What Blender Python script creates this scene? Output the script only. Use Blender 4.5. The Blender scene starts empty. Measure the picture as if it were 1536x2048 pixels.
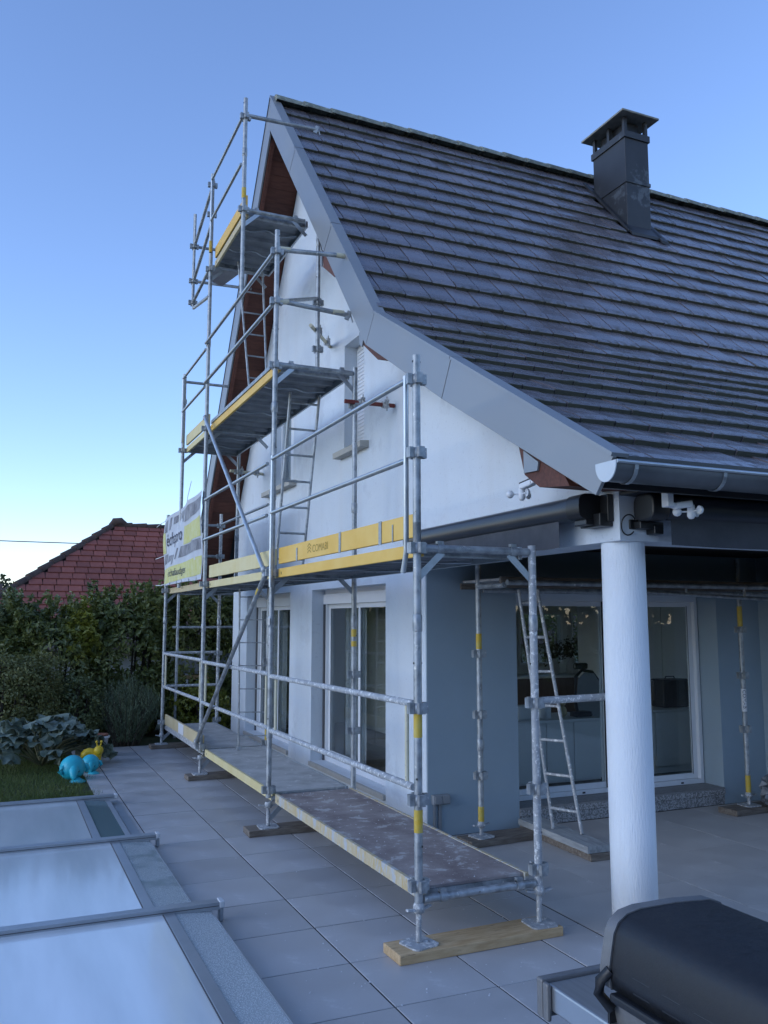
import bpy, math, random
import numpy as np
from mathutils import Vector, Matrix

random.seed(7)
RNG = np.random.default_rng(11)
R = math.radians
scene = bpy.context.scene
COL = scene.collection

# ------------------------------------------------------------------ camera
cam_d = bpy.data.cameras.new('camera')
cam = bpy.data.objects.new('camera', cam_d)
COL.objects.link(cam)
cam.location = (-2.227, -4.545, 1.854)
cam.rotation_euler = (R(90 + 7.092), 0, R(-23.898))
cam_d.sensor_fit = 'VERTICAL'
cam_d.sensor_height = 24.0
cam_d.sensor_width = 18.0
cam_d.lens = 1720.0 / 2048.0 * 24.0
cam_d.clip_start = 0.05
cam_d.clip_end = 3000
scene.camera = cam

# ------------------------------------------------------------------ sky, sun, exposure
SUN_EL, SUN_AZ = R(14.0), R(-92.0)         # azimuth clockwise from +Y: low, off to the left of the picture
world = bpy.data.worlds.new('World')
scene.world = world
world.use_nodes = True
wn = world.node_tree.nodes
bg = wn['Background']
sky = wn.new('ShaderNodeTexSky')
sky.sky_type = 'NISHITA'
sky.sun_disc = False
sky.sun_elevation = SUN_EL
sky.sun_rotation = SUN_AZ
sky.altitude = 200
sky.air_density = 1.0
sky.dust_density = 0.0
sky.ozone_density = 4.0
wb = wn.new('ShaderNodeMix')                # one white-balance tint for the whole sky
wb.data_type = 'RGBA'
wb.blend_type = 'MULTIPLY'
wb.inputs[0].default_value = 1.0
wb.inputs[7].default_value = (1.13, 0.955, 1.0, 1)
world.node_tree.links.new(sky.outputs[0], wb.inputs[6])
world.node_tree.links.new(wb.outputs[2], bg.inputs[0])
bg.inputs[1].default_value = 0.15
sun_d = bpy.data.lights.new('sun', 'SUN')
sun_d.energy = 0.5
sun_d.angle = R(50)
sun_d.color = (0.97, 0.98, 1.0)
sun = bpy.data.objects.new('sun', sun_d)
COL.objects.link(sun)
sdir = Vector((math.sin(SUN_AZ) * math.cos(SUN_EL), math.cos(SUN_AZ) * math.cos(SUN_EL), math.sin(SUN_EL)))
sun.rotation_euler = sdir.to_track_quat('Z', 'Y').to_euler()
sun.location = sdir * 60
vs = scene.view_settings
vs.view_transform = 'Standard'
vs.look = 'None'
vs.gamma = 1.0
vs.use_curve_mapping = False
vs.exposure = 1.27

# ------------------------------------------------------------------ helpers
WL = {}                                     # world location of every object made here


class MB:
    """collects faces for ONE mesh"""
    def __init__(self):
        self.v, self.f, self.sm = [], [], []

    def add(self, vs_, fs, smooth=False):
        o = len(self.v)
        self.v += [tuple(p) for p in vs_]
        self.f += [tuple(i + o for i in f) for f in fs]
        self.sm += [smooth] * len(fs)
        return self

    def box(self, x0, x1, y0, y1, z0, z1):
        if x0 > x1: x0, x1 = x1, x0
        if y0 > y1: y0, y1 = y1, y0
        if z0 > z1: z0, z1 = z1, z0
        v = [(x0, y0, z0), (x1, y0, z0), (x1, y1, z0), (x0, y1, z0), (x0, y0, z1), (x1, y0, z1), (x1, y1, z1), (x0, y1, z1)]
        return self.add(v, [(3, 2, 1, 0), (4, 5, 6, 7), (0, 1, 5, 4), (1, 2, 6, 5), (2, 3, 7, 6), (3, 0, 4, 7)])

    def beam(self, p0, p1, w, h, up=(0, 0, 1)):
        """box of width w (sideways) and height h (towards up) from p0 to p1"""
        p0, p1, up = Vector(p0), Vector(p1), Vector(up)
        d = (p1 - p0).normalized()
        s = d.cross(up)
        if s.length < 1e-5: s = d.cross(Vector((1, 0, 0)))
        s.normalize()
        u = s.cross(d).normalized()
        q = []
        for p in (p0, p1):
            for a, b in ((-1, -1), (1, -1), (1, 1), (-1, 1)):
                q.append(p + s * a * w / 2 + u * b * h / 2)
        return self.add(q, [(0, 1, 2, 3), (7, 6, 5, 4), (0, 4, 5, 1), (1, 5, 6, 2), (2, 6, 7, 3), (3, 7, 4, 0)])

    def prism_x(self, poly, x0, x1):
        """polygon in (y,z) extruded from x0 to x1"""
        n = len(poly)
        v = [(x0, y, z) for y, z in poly] + [(x1, y, z) for y, z in poly]
        f = [tuple(range(n)), tuple(range(2 * n - 1, n - 1, -1))]
        f += [(i + n, (i + 1) % n + n, (i + 1) % n, i) for i in range(n)]
        return self.add(v, f)

    def prism_y(self, poly, y0, y1, smooth=False):
        n = len(poly)
        v = [(x, y0, z) for x, z in poly] + [(x, y1, z) for x, z in poly]
        self.add(v, [tuple(range(n - 1, -1, -1)), tuple(range(n, 2 * n))])
        o = len(self.v)
        self.v += v
        for i in range(n):
            self.f.append((o + i, o + (i + 1) % n, o + (i + 1) % n + n, o + i + n))
            self.sm.append(smooth)
        return self

    def prism_z(self, poly, z0, z1):
        n = len(poly)
        v = [(x, y, z0) for x, y in poly] + [(x, y, z1) for x, y in poly]
        f = [tuple(range(n - 1, -1, -1)), tuple(range(n, 2 * n))]
        f += [(i, (i + 1) % n, (i + 1) % n + n, i + n) for i in range(n)]
        return self.add(v, f)

    def path(self, pts, r, n=10, caps=True, rs=None):
        """round tube through the points"""
        P = [Vector(p) for p in pts]
        rs = rs or [r] * len(P)
        rings = []
        ref = Vector((0.3, 0.2, 1)).normalized()
        for i, p in enumerate(P):
            if i == 0: d = P[1] - p
            elif i == len(P) - 1: d = p - P[i - 1]
            else: d = (P[i + 1] - p).normalized() + (p - P[i - 1]).normalized()
            d.normalize()
            a = d.cross(ref)
            if a.length < 0.05: a = d.cross(Vector((1, 0, 0)))
            a.normalize()
            b = d.cross(a)
            rings.append([p + (a * math.cos(2 * math.pi * k / n) + b * math.sin(2 * math.pi * k / n)) * rs[i] for k in range(n)])
        o = len(self.v)
        for r_ in rings: self.v += [tuple(q) for q in r_]
        for i in range(len(P) - 1):
            for k in range(n):
                k2 = (k + 1) % n
                self.f.append((o + i * n + k, o + (i + 1) * n + k, o + (i + 1) * n + k2, o + i * n + k2))
                self.sm.append(True)
        if caps:
            self.add(rings[0], [tuple(range(n))])
            self.add(rings[-1], [tuple(range(n - 1, -1, -1))])
        return self

    def tube(self, p0, p1, r, n=10, r2=None, caps=True):
        return self.path([p0, p1], r, n, caps, [r, r if r2 is None else r2])

    def lathe(self, prof, c, n=16, axis='z'):
        """profile of (radius, height) turned about an axis through c"""
        o = len(self.v)
        c = Vector(c)
        for r_, h in prof:
            for k in range(n):
                a = 2 * math.pi * k / n
                q = (r_ * math.cos(a), r_ * math.sin(a), h)
                if axis == 'x': q = (h, q[0], q[1])
                if axis == 'y': q = (q[0], h, q[1])
                self.v.append(tuple(c + Vector(q)))
        for i in range(len(prof) - 1):
            for k in range(n):
                k2 = (k + 1) % n
                self.f.append((o + i * n + k, o + i * n + k2, o + (i + 1) * n + k2, o + (i + 1) * n + k))
                self.sm.append(True)
        return self

    def ball(self, c, rx, ry=None, rz=None, n=12, m=8):
        ry, rz = ry or rx, rz or rx
        o = len(self.v)
        for i in range(m + 1):
            t = math.pi * i / m
            for k in range(n):
                a = 2 * math.pi * k / n
                self.v.append((c[0] + rx * math.sin(t) * math.cos(a), c[1] + ry * math.sin(t) * math.sin(a), c[2] + rz * math.cos(t)))
        for i in range(m):
            for k in range(n):
                k2 = (k + 1) % n
                self.f.append((o + i * n + k, o + (i + 1) * n + k, o + (i + 1) * n + k2, o + i * n + k2))
                self.sm.append(True)
        return self

    def mesh(self, name, off=(0, 0, 0)):
        me = bpy.data.meshes.new(name)
        me.from_pydata([(a - off[0], b - off[1], c - off[2]) for a, b, c in self.v], [], self.f)
        me.polygons.foreach_set('use_smooth', self.sm)
        me.update()
        return me


def fast_mesh(name, verts, faces, k, smooth=False):
    """verts (n,3), faces (m,k) numpy arrays"""
    me = bpy.data.meshes.new(name)
    me.vertices.add(len(verts))
    me.vertices.foreach_set('co', np.asarray(verts, np.float32).ravel())
    me.loops.add(faces.size)
    me.loops.foreach_set('vertex_index', np.asarray(faces, np.int32).ravel())
    me.polygons.add(len(faces))
    me.polygons.foreach_set('loop_start', np.arange(0, faces.size, k, dtype=np.int32))
    if smooth:
        me.polygons.foreach_set('use_smooth', np.ones(len(faces), bool))
    me.update(calc_edges=True)
    me.validate()
    return me


def place(name, me, parent, wloc, mat=None):
    o = bpy.data.objects.new(name, me)
    COL.objects.link(o)
    if mat is not None and me is not None and len(me.materials) == 0:
        me.materials.append(mat)
    if parent is not None:
        o.parent = parent
        o.location = Vector(wloc) - WL[parent.name]
    else:
        o.location = wloc
    WL[o.name] = Vector(wloc)
    return o


def part(name, mb, mat, parent, bevel=0.0, label=None):
    """mesh part of a thing, built in world coordinates"""
    off = WL[parent.name]
    o = place(name, mb.mesh(name, off), parent, off, mat)
    if bevel: bev(o, bevel)
    if label: o['label'] = label
    return o


def bev(o, w, seg=2):
    m = o.modifiers.new('bevel', 'BEVEL')
    m.width = w
    m.segments = seg
    m.limit_method = 'ANGLE'
    m.angle_limit = R(40)
    m.harden_normals = False


def tag(o, label, cat, group=None):
    o['label'] = label
    o['category'] = cat
    if group: o['group'] = group
    return o


def thing(name, loc, label, cat, group=None):
    o = bpy.data.objects.new(name, None)
    o.empty_display_size = 0.1
    COL.objects.link(o)
    o.location = loc
    WL[o.name] = Vector(loc)
    return tag(o, label, cat, group)


def solo(name, mb, mat, loc, label, cat, group=None, bevel=0.0):
    """a thing that is one mesh"""
    o = place(name, mb.mesh(name, loc), None, loc, mat)
    if bevel: bev(o, bevel)
    return tag(o, label, cat, group)


def struct(name, mb, mat, loc=(0, 0, 0)):
    o = place(name, mb.mesh(name, loc), None, loc, mat)
    o['kind'] = 'structure'
    return o


# ------------------------------------------------------------------ materials
def mat(name, c1, c2=None, rough=0.6, metal=0.0, scale=8.0, detail=6.0, bump=0.0, bscale=None, spec=0.5,
        stretch=(1, 1, 1), rand=0.0, splash=None, splash2=None, lo=0.35, hi=0.65, rvar=0.0, coat=0.0, sheen=0.0, streak=None):
    m = bpy.data.materials.new(name)
    m.use_nodes = True
    nt = m.node_tree
    N, L = nt.nodes, nt.links
    b = N['Principled BSDF']
    b.inputs['Roughness'].default_value = rough
    b.inputs['Metallic'].default_value = metal
    b.inputs['Specular IOR Level'].default_value = spec
    b.inputs['Coat Weight'].default_value = coat
    b.inputs['Sheen Weight'].default_value = sheen
    tc = N.new('ShaderNodeTexCoord')
    mp = N.new('ShaderNodeMapping')
    mp.inputs['Scale'].default_value = stretch
    L.new(tc.outputs['Object'], mp.inputs[0])

    def noise(sc, det=detail, ro=0.6):
        n = N.new('ShaderNodeTexNoise')
        n.inputs['Scale'].default_value = sc
        n.inputs['Detail'].default_value = det
        n.inputs['Roughness'].default_value = ro
        L.new(mp.outputs[0], n.inputs['Vector'])
        return n

    def ramp(src, a, z):
        r_ = N.new('ShaderNodeMapRange')
        r_.inputs['From Min'].default_value = a
        r_.inputs['From Max'].default_value = z
        L.new(src, r_.inputs['Value'])
        return r_.outputs[0]

    def mix(fac, a, z):
        x = N.new('ShaderNodeMix')
        x.data_type = 'RGBA'
        L.new(fac, x.inputs[0])
        for s, i in ((a, 6), (z, 7)):
            if isinstance(s, tuple): x.inputs[i].default_value = (*s, 1)
            else: L.new(s, x.inputs[i])
        return x.outputs[2]
    n1 = noise(scale)
    f1 = ramp(n1.outputs['Fac'], lo, hi)
    c = mix(f1, c1, c2 or c1)
    if rvar:
        mr = N.new('ShaderNodeMapRange')
        mr.inputs['To Min'].default_value = max(0.02, rough - rvar)
        mr.inputs['To Max'].default_value = min(1, rough + rvar)
        L.new(f1, mr.inputs['Value'])
        L.new(mr.outputs[0], b.inputs['Roughness'])
    for sp in (splash, splash2):
        if sp:
            col, amount, sc = sp
            n2 = noise(sc, 5, 0.65)
            c = mix(ramp(n2.outputs['Fac'], 1 - amount, 1 - amount + 0.05), c, col)
    if streak:                                      # rain streaks and grime running down a wall
        col, amount, sc = streak
        mp2 = N.new('ShaderNodeMapping')
        mp2.inputs['Scale'].default_value = (sc, sc, sc * 0.07)
        L.new(tc.outputs['Object'], mp2.inputs[0])
        n3 = N.new('ShaderNodeTexNoise')
        n3.inputs['Scale'].default_value = 1.0
        n3.inputs['Detail'].default_value = 7
        L.new(mp2.outputs[0], n3.inputs['Vector'])
        mr3 = N.new('ShaderNodeMapRange')
        mr3.inputs['From Min'].default_value = 0.48
        mr3.inputs['From Max'].default_value = 0.78
        mr3.inputs['To Max'].default_value = amount
        L.new(n3.outputs['Fac'], mr3.inputs['Value'])
        c = mix(mr3.outputs[0], c, col)
    if rand:
        oi = N.new('ShaderNodeObjectInfo')
        hs = N.new('ShaderNodeHueSaturation')
        mr = N.new('ShaderNodeMapRange')
        mr.inputs['To Min'].default_value = 1 - rand
        mr.inputs['To Max'].default_value = 1 + rand
        L.new(oi.outputs['Random'], mr.inputs['Value'])
        L.new(mr.outputs[0], hs.inputs['Value'])
        L.new(c, hs.inputs['Color'])
        c = hs.outputs[0]
    L.new(c, b.inputs['Base Color'])
    if bump:
        bp = N.new('ShaderNodeBump')
        bp.inputs['Strength'].default_value = bump
        bp.inputs['Distance'].default_value = 0.01
        nb = noise(bscale or scale * 4, 5)
        L.new(nb.outputs['Fac'], bp.inputs['Height'])
        L.new(bp.outputs[0], b.inputs['Normal'])
    return m


def glass_mat(name, tint=(0.9, 0.95, 0.95), ior=1.5, rough=0.0, dirt=0.0):
    m = bpy.data.materials.new(name)
    m.use_nodes = True
    nt = m.node_tree
    N, L = nt.nodes, nt.links
    N.remove(N['Principled BSDF'])
    tr = N.new('ShaderNodeBsdfTransparent')
    tr.inputs[0].default_value = (*tint, 1)
    gl = N.new('ShaderNodeBsdfGlossy')
    gl.inputs['Roughness'].default_value = rough
    gl.inputs['Color'].default_value = (1, 1, 1, 1)
    fr = N.new('ShaderNodeFresnel')
    geo = N.new('ShaderNodeNewGeometry')            # same reflectance from both faces of a pane
    mr = N.new('ShaderNodeMapRange')
    mr.inputs['To Min'].default_value = ior
    mr.inputs['To Max'].default_value = 1.0 / ior
    L.new(geo.outputs['Backfacing'], mr.inputs['Value'])
    L.new(mr.outputs[0], fr.inputs['IOR'])
    mx = N.new('ShaderNodeMixShader')
    L.new(fr.outputs[0], mx.inputs[0])
    L.new(tr.outputs[0], mx.inputs[1])
    L.new(gl.outputs[0], mx.inputs[2])
    L.new(mx.outputs[0], N['Material Output'].inputs[0])
    return m


M = {}
M['stucco'] = mat('white_stucco', (0.645, 0.69, 0.73), (0.69, 0.735, 0.775), rough=0.95, scale=1.3, bump=0.5, bscale=150, spec=0.15,
                  splash=((0.59, 0.63, 0.67), 0.40, 34), splash2=((0.62, 0.66, 0.70), 0.42, 1.3), streak=((0.58, 0.565, 0.545), 0.30, 3.0))
M['porch_wall'] = mat('grey_render', (0.31, 0.38, 0.425), (0.34, 0.41, 0.455), rough=0.95, scale=1.1, bump=0.3, bscale=240, spec=0.15)
M['column'] = mat('column_render', (0.77, 0.80, 0.83), (0.82, 0.85, 0.87), rough=0.92, scale=6, stretch=(1, 1, 0.12), bump=0.6, bscale=120, spec=0.2, streak=((0.66, 0.65, 0.635), 0.35, 9.0))
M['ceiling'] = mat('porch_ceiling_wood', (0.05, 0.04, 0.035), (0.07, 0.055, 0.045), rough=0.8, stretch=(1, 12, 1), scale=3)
M['inner_wall'] = mat('interior_paint', (0.60, 0.60, 0.57), (0.64, 0.64, 0.61), rough=0.9, scale=2)
M['inner_floor'] = mat('interior_floor', (0.14, 0.12, 0.10), (0.2, 0.17, 0.14), rough=0.45, scale=3, stretch=(1, 8, 1))
M['barge'] = mat('zinc_grey_sheet', (0.255, 0.265, 0.275), (0.28, 0.29, 0.30), rough=0.42, metal=0.25, scale=1.2, rvar=0.08, splash2=((0.30, 0.31, 0.32), 0.3, 2.1))
M['zinc'] = mat('zinc_gutter', (0.10, 0.105, 0.11), (0.15, 0.155, 0.16), rough=0.45, metal=0.4, scale=5, rvar=0.12, splash=((0.17, 0.18, 0.19), 0.3, 9))
M['zinc_light'] = mat('zinc_end_cap', (0.5, 0.53, 0.56), (0.55, 0.58, 0.6), rough=0.45, metal=0.3, scale=4)
M['fascia'] = mat('dark_fascia', (0.022, 0.023, 0.026), (0.03, 0.031, 0.034), rough=0.5, scale=3)
M['soffit'] = mat('red_brown_wood', (0.085, 0.028, 0.018), (0.13, 0.045, 0.028), rough=0.7, scale=6, stretch=(1, 6, 6), rand=0.22, bump=0.15)
M['galv'] = mat('galvanised_tube', (0.23, 0.245, 0.25), (0.46, 0.48, 0.49), rough=0.5, metal=0.55, scale=14, rvar=0.12,
                splash=((0.66, 0.65, 0.61), 0.36, 24), splash2=((0.16, 0.135, 0.10), 0.31, 15), bump=0.1, bscale=60)
M['galv_dirty'] = mat('galvanised_plastered', (0.34, 0.35, 0.36), (0.46, 0.47, 0.47), rough=0.7, metal=0.25, scale=16,
                      splash=((0.74, 0.73, 0.70), 0.45, 34), splash2=((0.15, 0.135, 0.115), 0.34, 26), bump=0.5, bscale=55)
M['galv_new'] = mat('galvanised_bright', (0.40, 0.43, 0.45), (0.50, 0.53, 0.55), rough=0.38, metal=0.7, scale=11, rvar=0.1)
M['deck_under'] = mat('deck_steel', (0.17, 0.18, 0.19), (0.26, 0.27, 0.28), rough=0.6, metal=0.4, scale=6, splash=((0.36, 0.36, 0.35), 0.3, 12), bump=0.2, bscale=40)
M['yellow'] = mat('yellow_toe_board', (0.72, 0.42, 0.065), (0.76, 0.48, 0.11), rough=0.55, scale=4, splash=((0.55, 0.48, 0.30), 0.24, 7), splash2=((0.35, 0.24, 0.10), 0.22, 15))
M['yellow_pale'] = mat('faded_yellow_board', (0.64, 0.52, 0.24), (0.68, 0.58, 0.32), rough=0.65, scale=5, splash=((0.55, 0.53, 0.42), 0.3, 9))
M['yellow_worn'] = mat('worn_yellow_rail', (0.50, 0.37, 0.17), (0.52, 0.46, 0.33), rough=0.7, scale=9, stretch=(1, 3, 1), splash=((0.45, 0.46, 0.46), 0.48, 7), splash2=((0.60, 0.59, 0.54), 0.4, 22))
M['tan_board'] = mat('tan_toe_board', (0.50, 0.40, 0.22), (0.56, 0.46, 0.28), rough=0.7, scale=5)
M['yellow_band'] = mat('yellow_paint_band', (0.60, 0.38, 0.03), (0.55, 0.42, 0.10), rough=0.6, scale=20, splash=((0.42, 0.42, 0.4), 0.34, 40))
M['cream_paint'] = mat('chipped_cream_paint', (0.55, 0.50, 0.34), (0.60, 0.56, 0.42), rough=0.7, scale=18, splash=((0.26, 0.22, 0.16), 0.36, 45))
M['ply_brown'] = mat('brown_plywood_deck', (0.19, 0.145, 0.135), (0.38, 0.325, 0.30), rough=0.8, scale=3.5, splash=((0.46, 0.425, 0.40), 0.44, 7), splash2=((0.55, 0.53, 0.50), 0.36, 40), bump=0.3, bscale=40, lo=0.3, hi=0.7)
M['ply_grey'] = mat('grey_plywood_deck', (0.34, 0.33, 0.31), (0.48, 0.47, 0.45), rough=0.85, scale=4, splash=((0.56, 0.55, 0.52), 0.4, 12), bump=0.3, bscale=40)
M['plank_new'] = mat('fresh_plank', (0.46, 0.29, 0.135), (0.62, 0.43, 0.235), rough=0.75, scale=5, stretch=(1.2, 8, 8), splash=((0.24, 0.15, 0.08), 0.37, 6), splash2=((0.72, 0.70, 0.64), 0.27, 22), bump=0.2)
M['plank_old'] = mat('weathered_plank', (0.13, 0.10, 0.075), (0.24, 0.20, 0.16), rough=0.85, scale=5, stretch=(1.2, 8, 8), splash=((0.36, 0.36, 0.34), 0.3, 12), bump=0.3)
M['plank_grey'] = mat('grey_plank', (0.24, 0.25, 0.25), (0.38, 0.39, 0.38), rough=0.8, scale=4, stretch=(8, 1.2, 8), splash=((0.6, 0.6, 0.58), 0.36, 9), splash2=((0.14, 0.1, 0.07), 0.3, 6), bump=0.3)
M['paving'] = mat('grey_porcelain_paving', (0.395, 0.38, 0.37), (0.455, 0.44, 0.43), rough=0.40, scale=2.2, rvar=0.12, rand=0.10, splash=((0.50, 0.485, 0.475), 0.40, 3.0), splash2=((0.66, 0.65, 0.63), 0.235, 34), bump=0.06, bscale=120)
M['joint'] = mat('dark_joint', (0.02, 0.02, 0.022), (0.05, 0.05, 0.05), rough=0.95, scale=6)
M['porch_tile'] = mat('beige_porch_tile', (0.45, 0.42, 0.39), (0.52, 0.49, 0.455), rough=0.5, scale=3, rvar=0.1, rand=0.05, splash=((0.57, 0.535, 0.50), 0.38, 5), bump=0.05, bscale=90)
M['granite'] = mat('speckled_granite', (0.16, 0.155, 0.15), (0.42, 0.41, 0.40), rough=0.6, scale=70, detail=2, lo=0.42, hi=0.58)
M['granite_top'] = mat('honed_granite', (0.20, 0.19, 0.18), (0.26, 0.25, 0.24), rough=0.5, scale=40, detail=2)
M['pvc'] = mat('white_frame', (0.72, 0.73, 0.74), (0.76, 0.77, 0.78), rough=0.35, scale=3)
M['pvc_grey'] = mat('grey_seal', (0.10, 0.10, 0.105), rough=0.6)
M['sill'] = mat('stone_sill', (0.42, 0.40, 0.36), (0.48, 0.46, 0.42), rough=0.8, scale=9)
M['glass'] = glass_mat('window_glass', (0.86, 0.89, 0.89), 1.5)
M['curtain'] = mat('grey_curtain', (0.42, 0.43, 0.45), (0.5, 0.51, 0.53), rough=0.9, scale=3)
M['black'] = mat('black_plastic', (0.012, 0.013, 0.015), (0.018, 0.019, 0.021), rough=0.4, scale=5)
M['awning'] = mat('anthracite_cassette', (0.022, 0.026, 0.034), (0.03, 0.034, 0.042), rough=0.28, scale=3)
M['fabric'] = mat('charcoal_awning_fabric', (0.05, 0.053, 0.06), (0.068, 0.07, 0.078), rough=0.85, scale=6, bump=0.2, bscale=30)
M['white_plastic'] = mat('white_plastic', (0.78, 0.79, 0.8), rough=0.35)
M['red'] = mat('red_painted_clamp', (0.22, 0.03, 0.025), (0.14, 0.04, 0.03), rough=0.6, scale=20)
M['chimney'] = mat('anthracite_chimney_sheet', (0.026, 0.029, 0.034), (0.036, 0.039, 0.044), rough=0.5, metal=0.2, scale=2.5,
                   splash=((0.085, 0.095, 0.105), 0.44, 1.9), bump=0.05)
M['chimney_top'] = mat('chimney_cap_concrete', (0.17, 0.17, 0.15), (0.26, 0.26, 0.23), rough=0.9, scale=9)
M['ridge'] = mat('mossy_ridge_tile', (0.17, 0.17, 0.14), (0.27, 0.275, 0.22), rough=0.9, scale=10, rand=0.15, splash=((0.40, 0.41, 0.32), 0.44, 22), bump=0.5, bscale=50)
M['alu'] = mat('grey_aluminium', (0.36, 0.38, 0.40), (0.41, 0.43, 0.45), rough=0.38, metal=0.6, scale=4)
M['alu_cap'] = mat('light_end_cap', (0.52, 0.54, 0.56), rough=0.5)
M['soil'] = mat('soil', (0.05, 0.04, 0.03), (0.09, 0.075, 0.05), rough=1, scale=9, bump=0.5)
M['lawn'] = mat('lawn_base', (0.025, 0.04, 0.012), (0.05, 0.055, 0.02), rough=1, scale=4)
M['turquoise'] = mat('turquoise_glazed', (0.02, 0.40, 0.50), (0.03, 0.47, 0.56), rough=0.45, scale=6)
M['snail_yellow'] = mat('yellow_glazed', (0.62, 0.42, 0.02), rough=0.45)
M['pot'] = mat('pale_pot', (0.45, 0.45, 0.46), (0.52, 0.52, 0.52), rough=0.7, scale=8)
M['terracotta'] = mat('terracotta_rim', (0.24, 0.09, 0.05), (0.3, 0.12, 0.07), rough=0.8, scale=10)
M['grill_black'] = mat('black_enamel_lid', (0.008, 0.0085, 0.010), (0.012, 0.0125, 0.015), rough=0.5, scale=60, rvar=0.08, bump=0.07, bscale=160, spec=0.5)
M['grill_grey'] = mat('grey_cast_end', (0.17, 0.165, 0.16), (0.20, 0.195, 0.19), rough=0.5, metal=0.3, scale=30, bump=0.1)
M['steel'] = mat('brushed_steel', (0.42, 0.43, 0.44), (0.48, 0.49, 0.5), rough=0.36, metal=0.85, scale=3, stretch=(30, 1, 1))
M['banner'] = mat('banner_cloth', (0.48, 0.50, 0.54), (0.55, 0.57, 0.60), rough=0.7, scale=4)
M['banner_yellow'] = mat('banner_yellow_print', (0.56, 0.53, 0.16), (0.60, 0.58, 0.30), rough=0.7, scale=9)
M['banner_grey'] = mat('banner_grey_print', (0.12, 0.12, 0.14), (0.34, 0.34, 0.36), rough=0.7, scale=5)
M['ink'] = mat('dark_ink', (0.06, 0.065, 0.09), rough=0.8)
M['ink_soft'] = mat('faded_ink', (0.36, 0.24, 0.05), rough=0.8)
M['white_label'] = mat('white_label', (0.66, 0.66, 0.66), rough=0.6)
M['cabinet'] = mat('white_cabinet', (0.74, 0.74, 0.72), (0.78, 0.78, 0.76), rough=0.4, scale=2)
M['mesh_seat'] = mat('grey_mesh_fabric', (0.30, 0.31, 0.31), (0.34, 0.35, 0.35), rough=0.9, scale=60)
M['brown_wood'] = mat('brown_furniture', (0.12, 0.065, 0.035), (0.16, 0.09, 0.05), rough=0.5, scale=4, stretch=(6, 1, 1))
M['bag'] = mat('grey_plastic_sack', (0.05, 0.055, 0.065), (0.22, 0.23, 0.25), rough=0.3, scale=14, splash=((0.10, 0.03, 0.03), 0.32, 9), bump=0.8, bscale=22)
M['cable'] = mat('dark_cable', (0.03, 0.03, 0.03), rough=0.7)
M['bark'] = mat('bark', (0.06, 0.045, 0.03), (0.1, 0.08, 0.06), rough=0.95, scale=14, bump=0.5)
M['house_wall_far'] = mat('far_render', (0.5, 0.48, 0.44), (0.55, 0.53, 0.5), rough=0.9)
M['red_tile'] = mat('red_roof_tile', (0.24, 0.066, 0.045), (0.32, 0.10, 0.068), rough=0.75, scale=3, rand=0.20, bump=0.2)
M['red_ridge'] = mat('dark_red_ridge_tile', (0.06, 0.034, 0.026), (0.10, 0.065, 0.048), rough=0.85, scale=6, rand=0.2)


def leaf_mat(name, c1, c2, rough=0.45, trans=0.25, scale=1.6):
    """leaves: two greens mixed by noise, a share of light let through"""
    m = mat(name, c1, c2, rough=rough, scale=scale, detail=8, lo=0.3, hi=0.7)
    N, L = m.node_tree.nodes, m.node_tree.links
    b = N['Principled BSDF']
    tl = N.new('ShaderNodeBsdfTranslucent')
    src = b.inputs['Base Color'].links[0].from_socket
    L.new(src, tl.inputs[0])
    mx = N.new('ShaderNodeMixShader')
    mx.inputs[0].default_value = trans
    L.new(b.outputs[0], mx.inputs[1])
    L.new(tl.outputs[0], mx.inputs[2])
    L.new(mx.outputs[0], N['Material Output'].inputs[0])
    return m


M['laurel'] = leaf_mat('laurel_leaf', (0.085, 0.112, 0.032), (0.22, 0.235, 0.07), 0.36)
M['laurel2'] = leaf_mat('grey_green_leaf', (0.115, 0.145, 0.055), (0.26, 0.275, 0.115), 0.38)
M['yellow_leaf'] = leaf_mat('yellow_green_leaf', (0.15, 0.17, 0.03), (0.34, 0.33, 0.05), 0.4)
M['box_leaf'] = leaf_mat('small_olive_leaf', (0.12, 0.135, 0.045), (0.26, 0.26, 0.10), 0.5, scale=3)
M['rosemary'] = leaf_mat('rosemary_leaf', (0.10, 0.13, 0.07), (0.18, 0.22, 0.12), 0.6, 0.15)
M['big_leaf'] = leaf_mat('blue_green_big_leaf', (0.12, 0.165, 0.125), (0.25, 0.29, 0.23), 0.5, 0.15, scale=7)
M['stem'] = mat('pale_stem', (0.16, 0.17, 0.08), (0.22, 0.2, 0.11), rough=0.7, scale=10)
M['grass'] = leaf_mat('grass_blade', (0.075, 0.12, 0.025), (0.15, 0.185, 0.05), 0.6, 0.3, scale=1.5)
M['far_leaf'] = leaf_mat('far_tree_leaf', (0.035, 0.05, 0.02), (0.08, 0.09, 0.035), 0.6)


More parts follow.
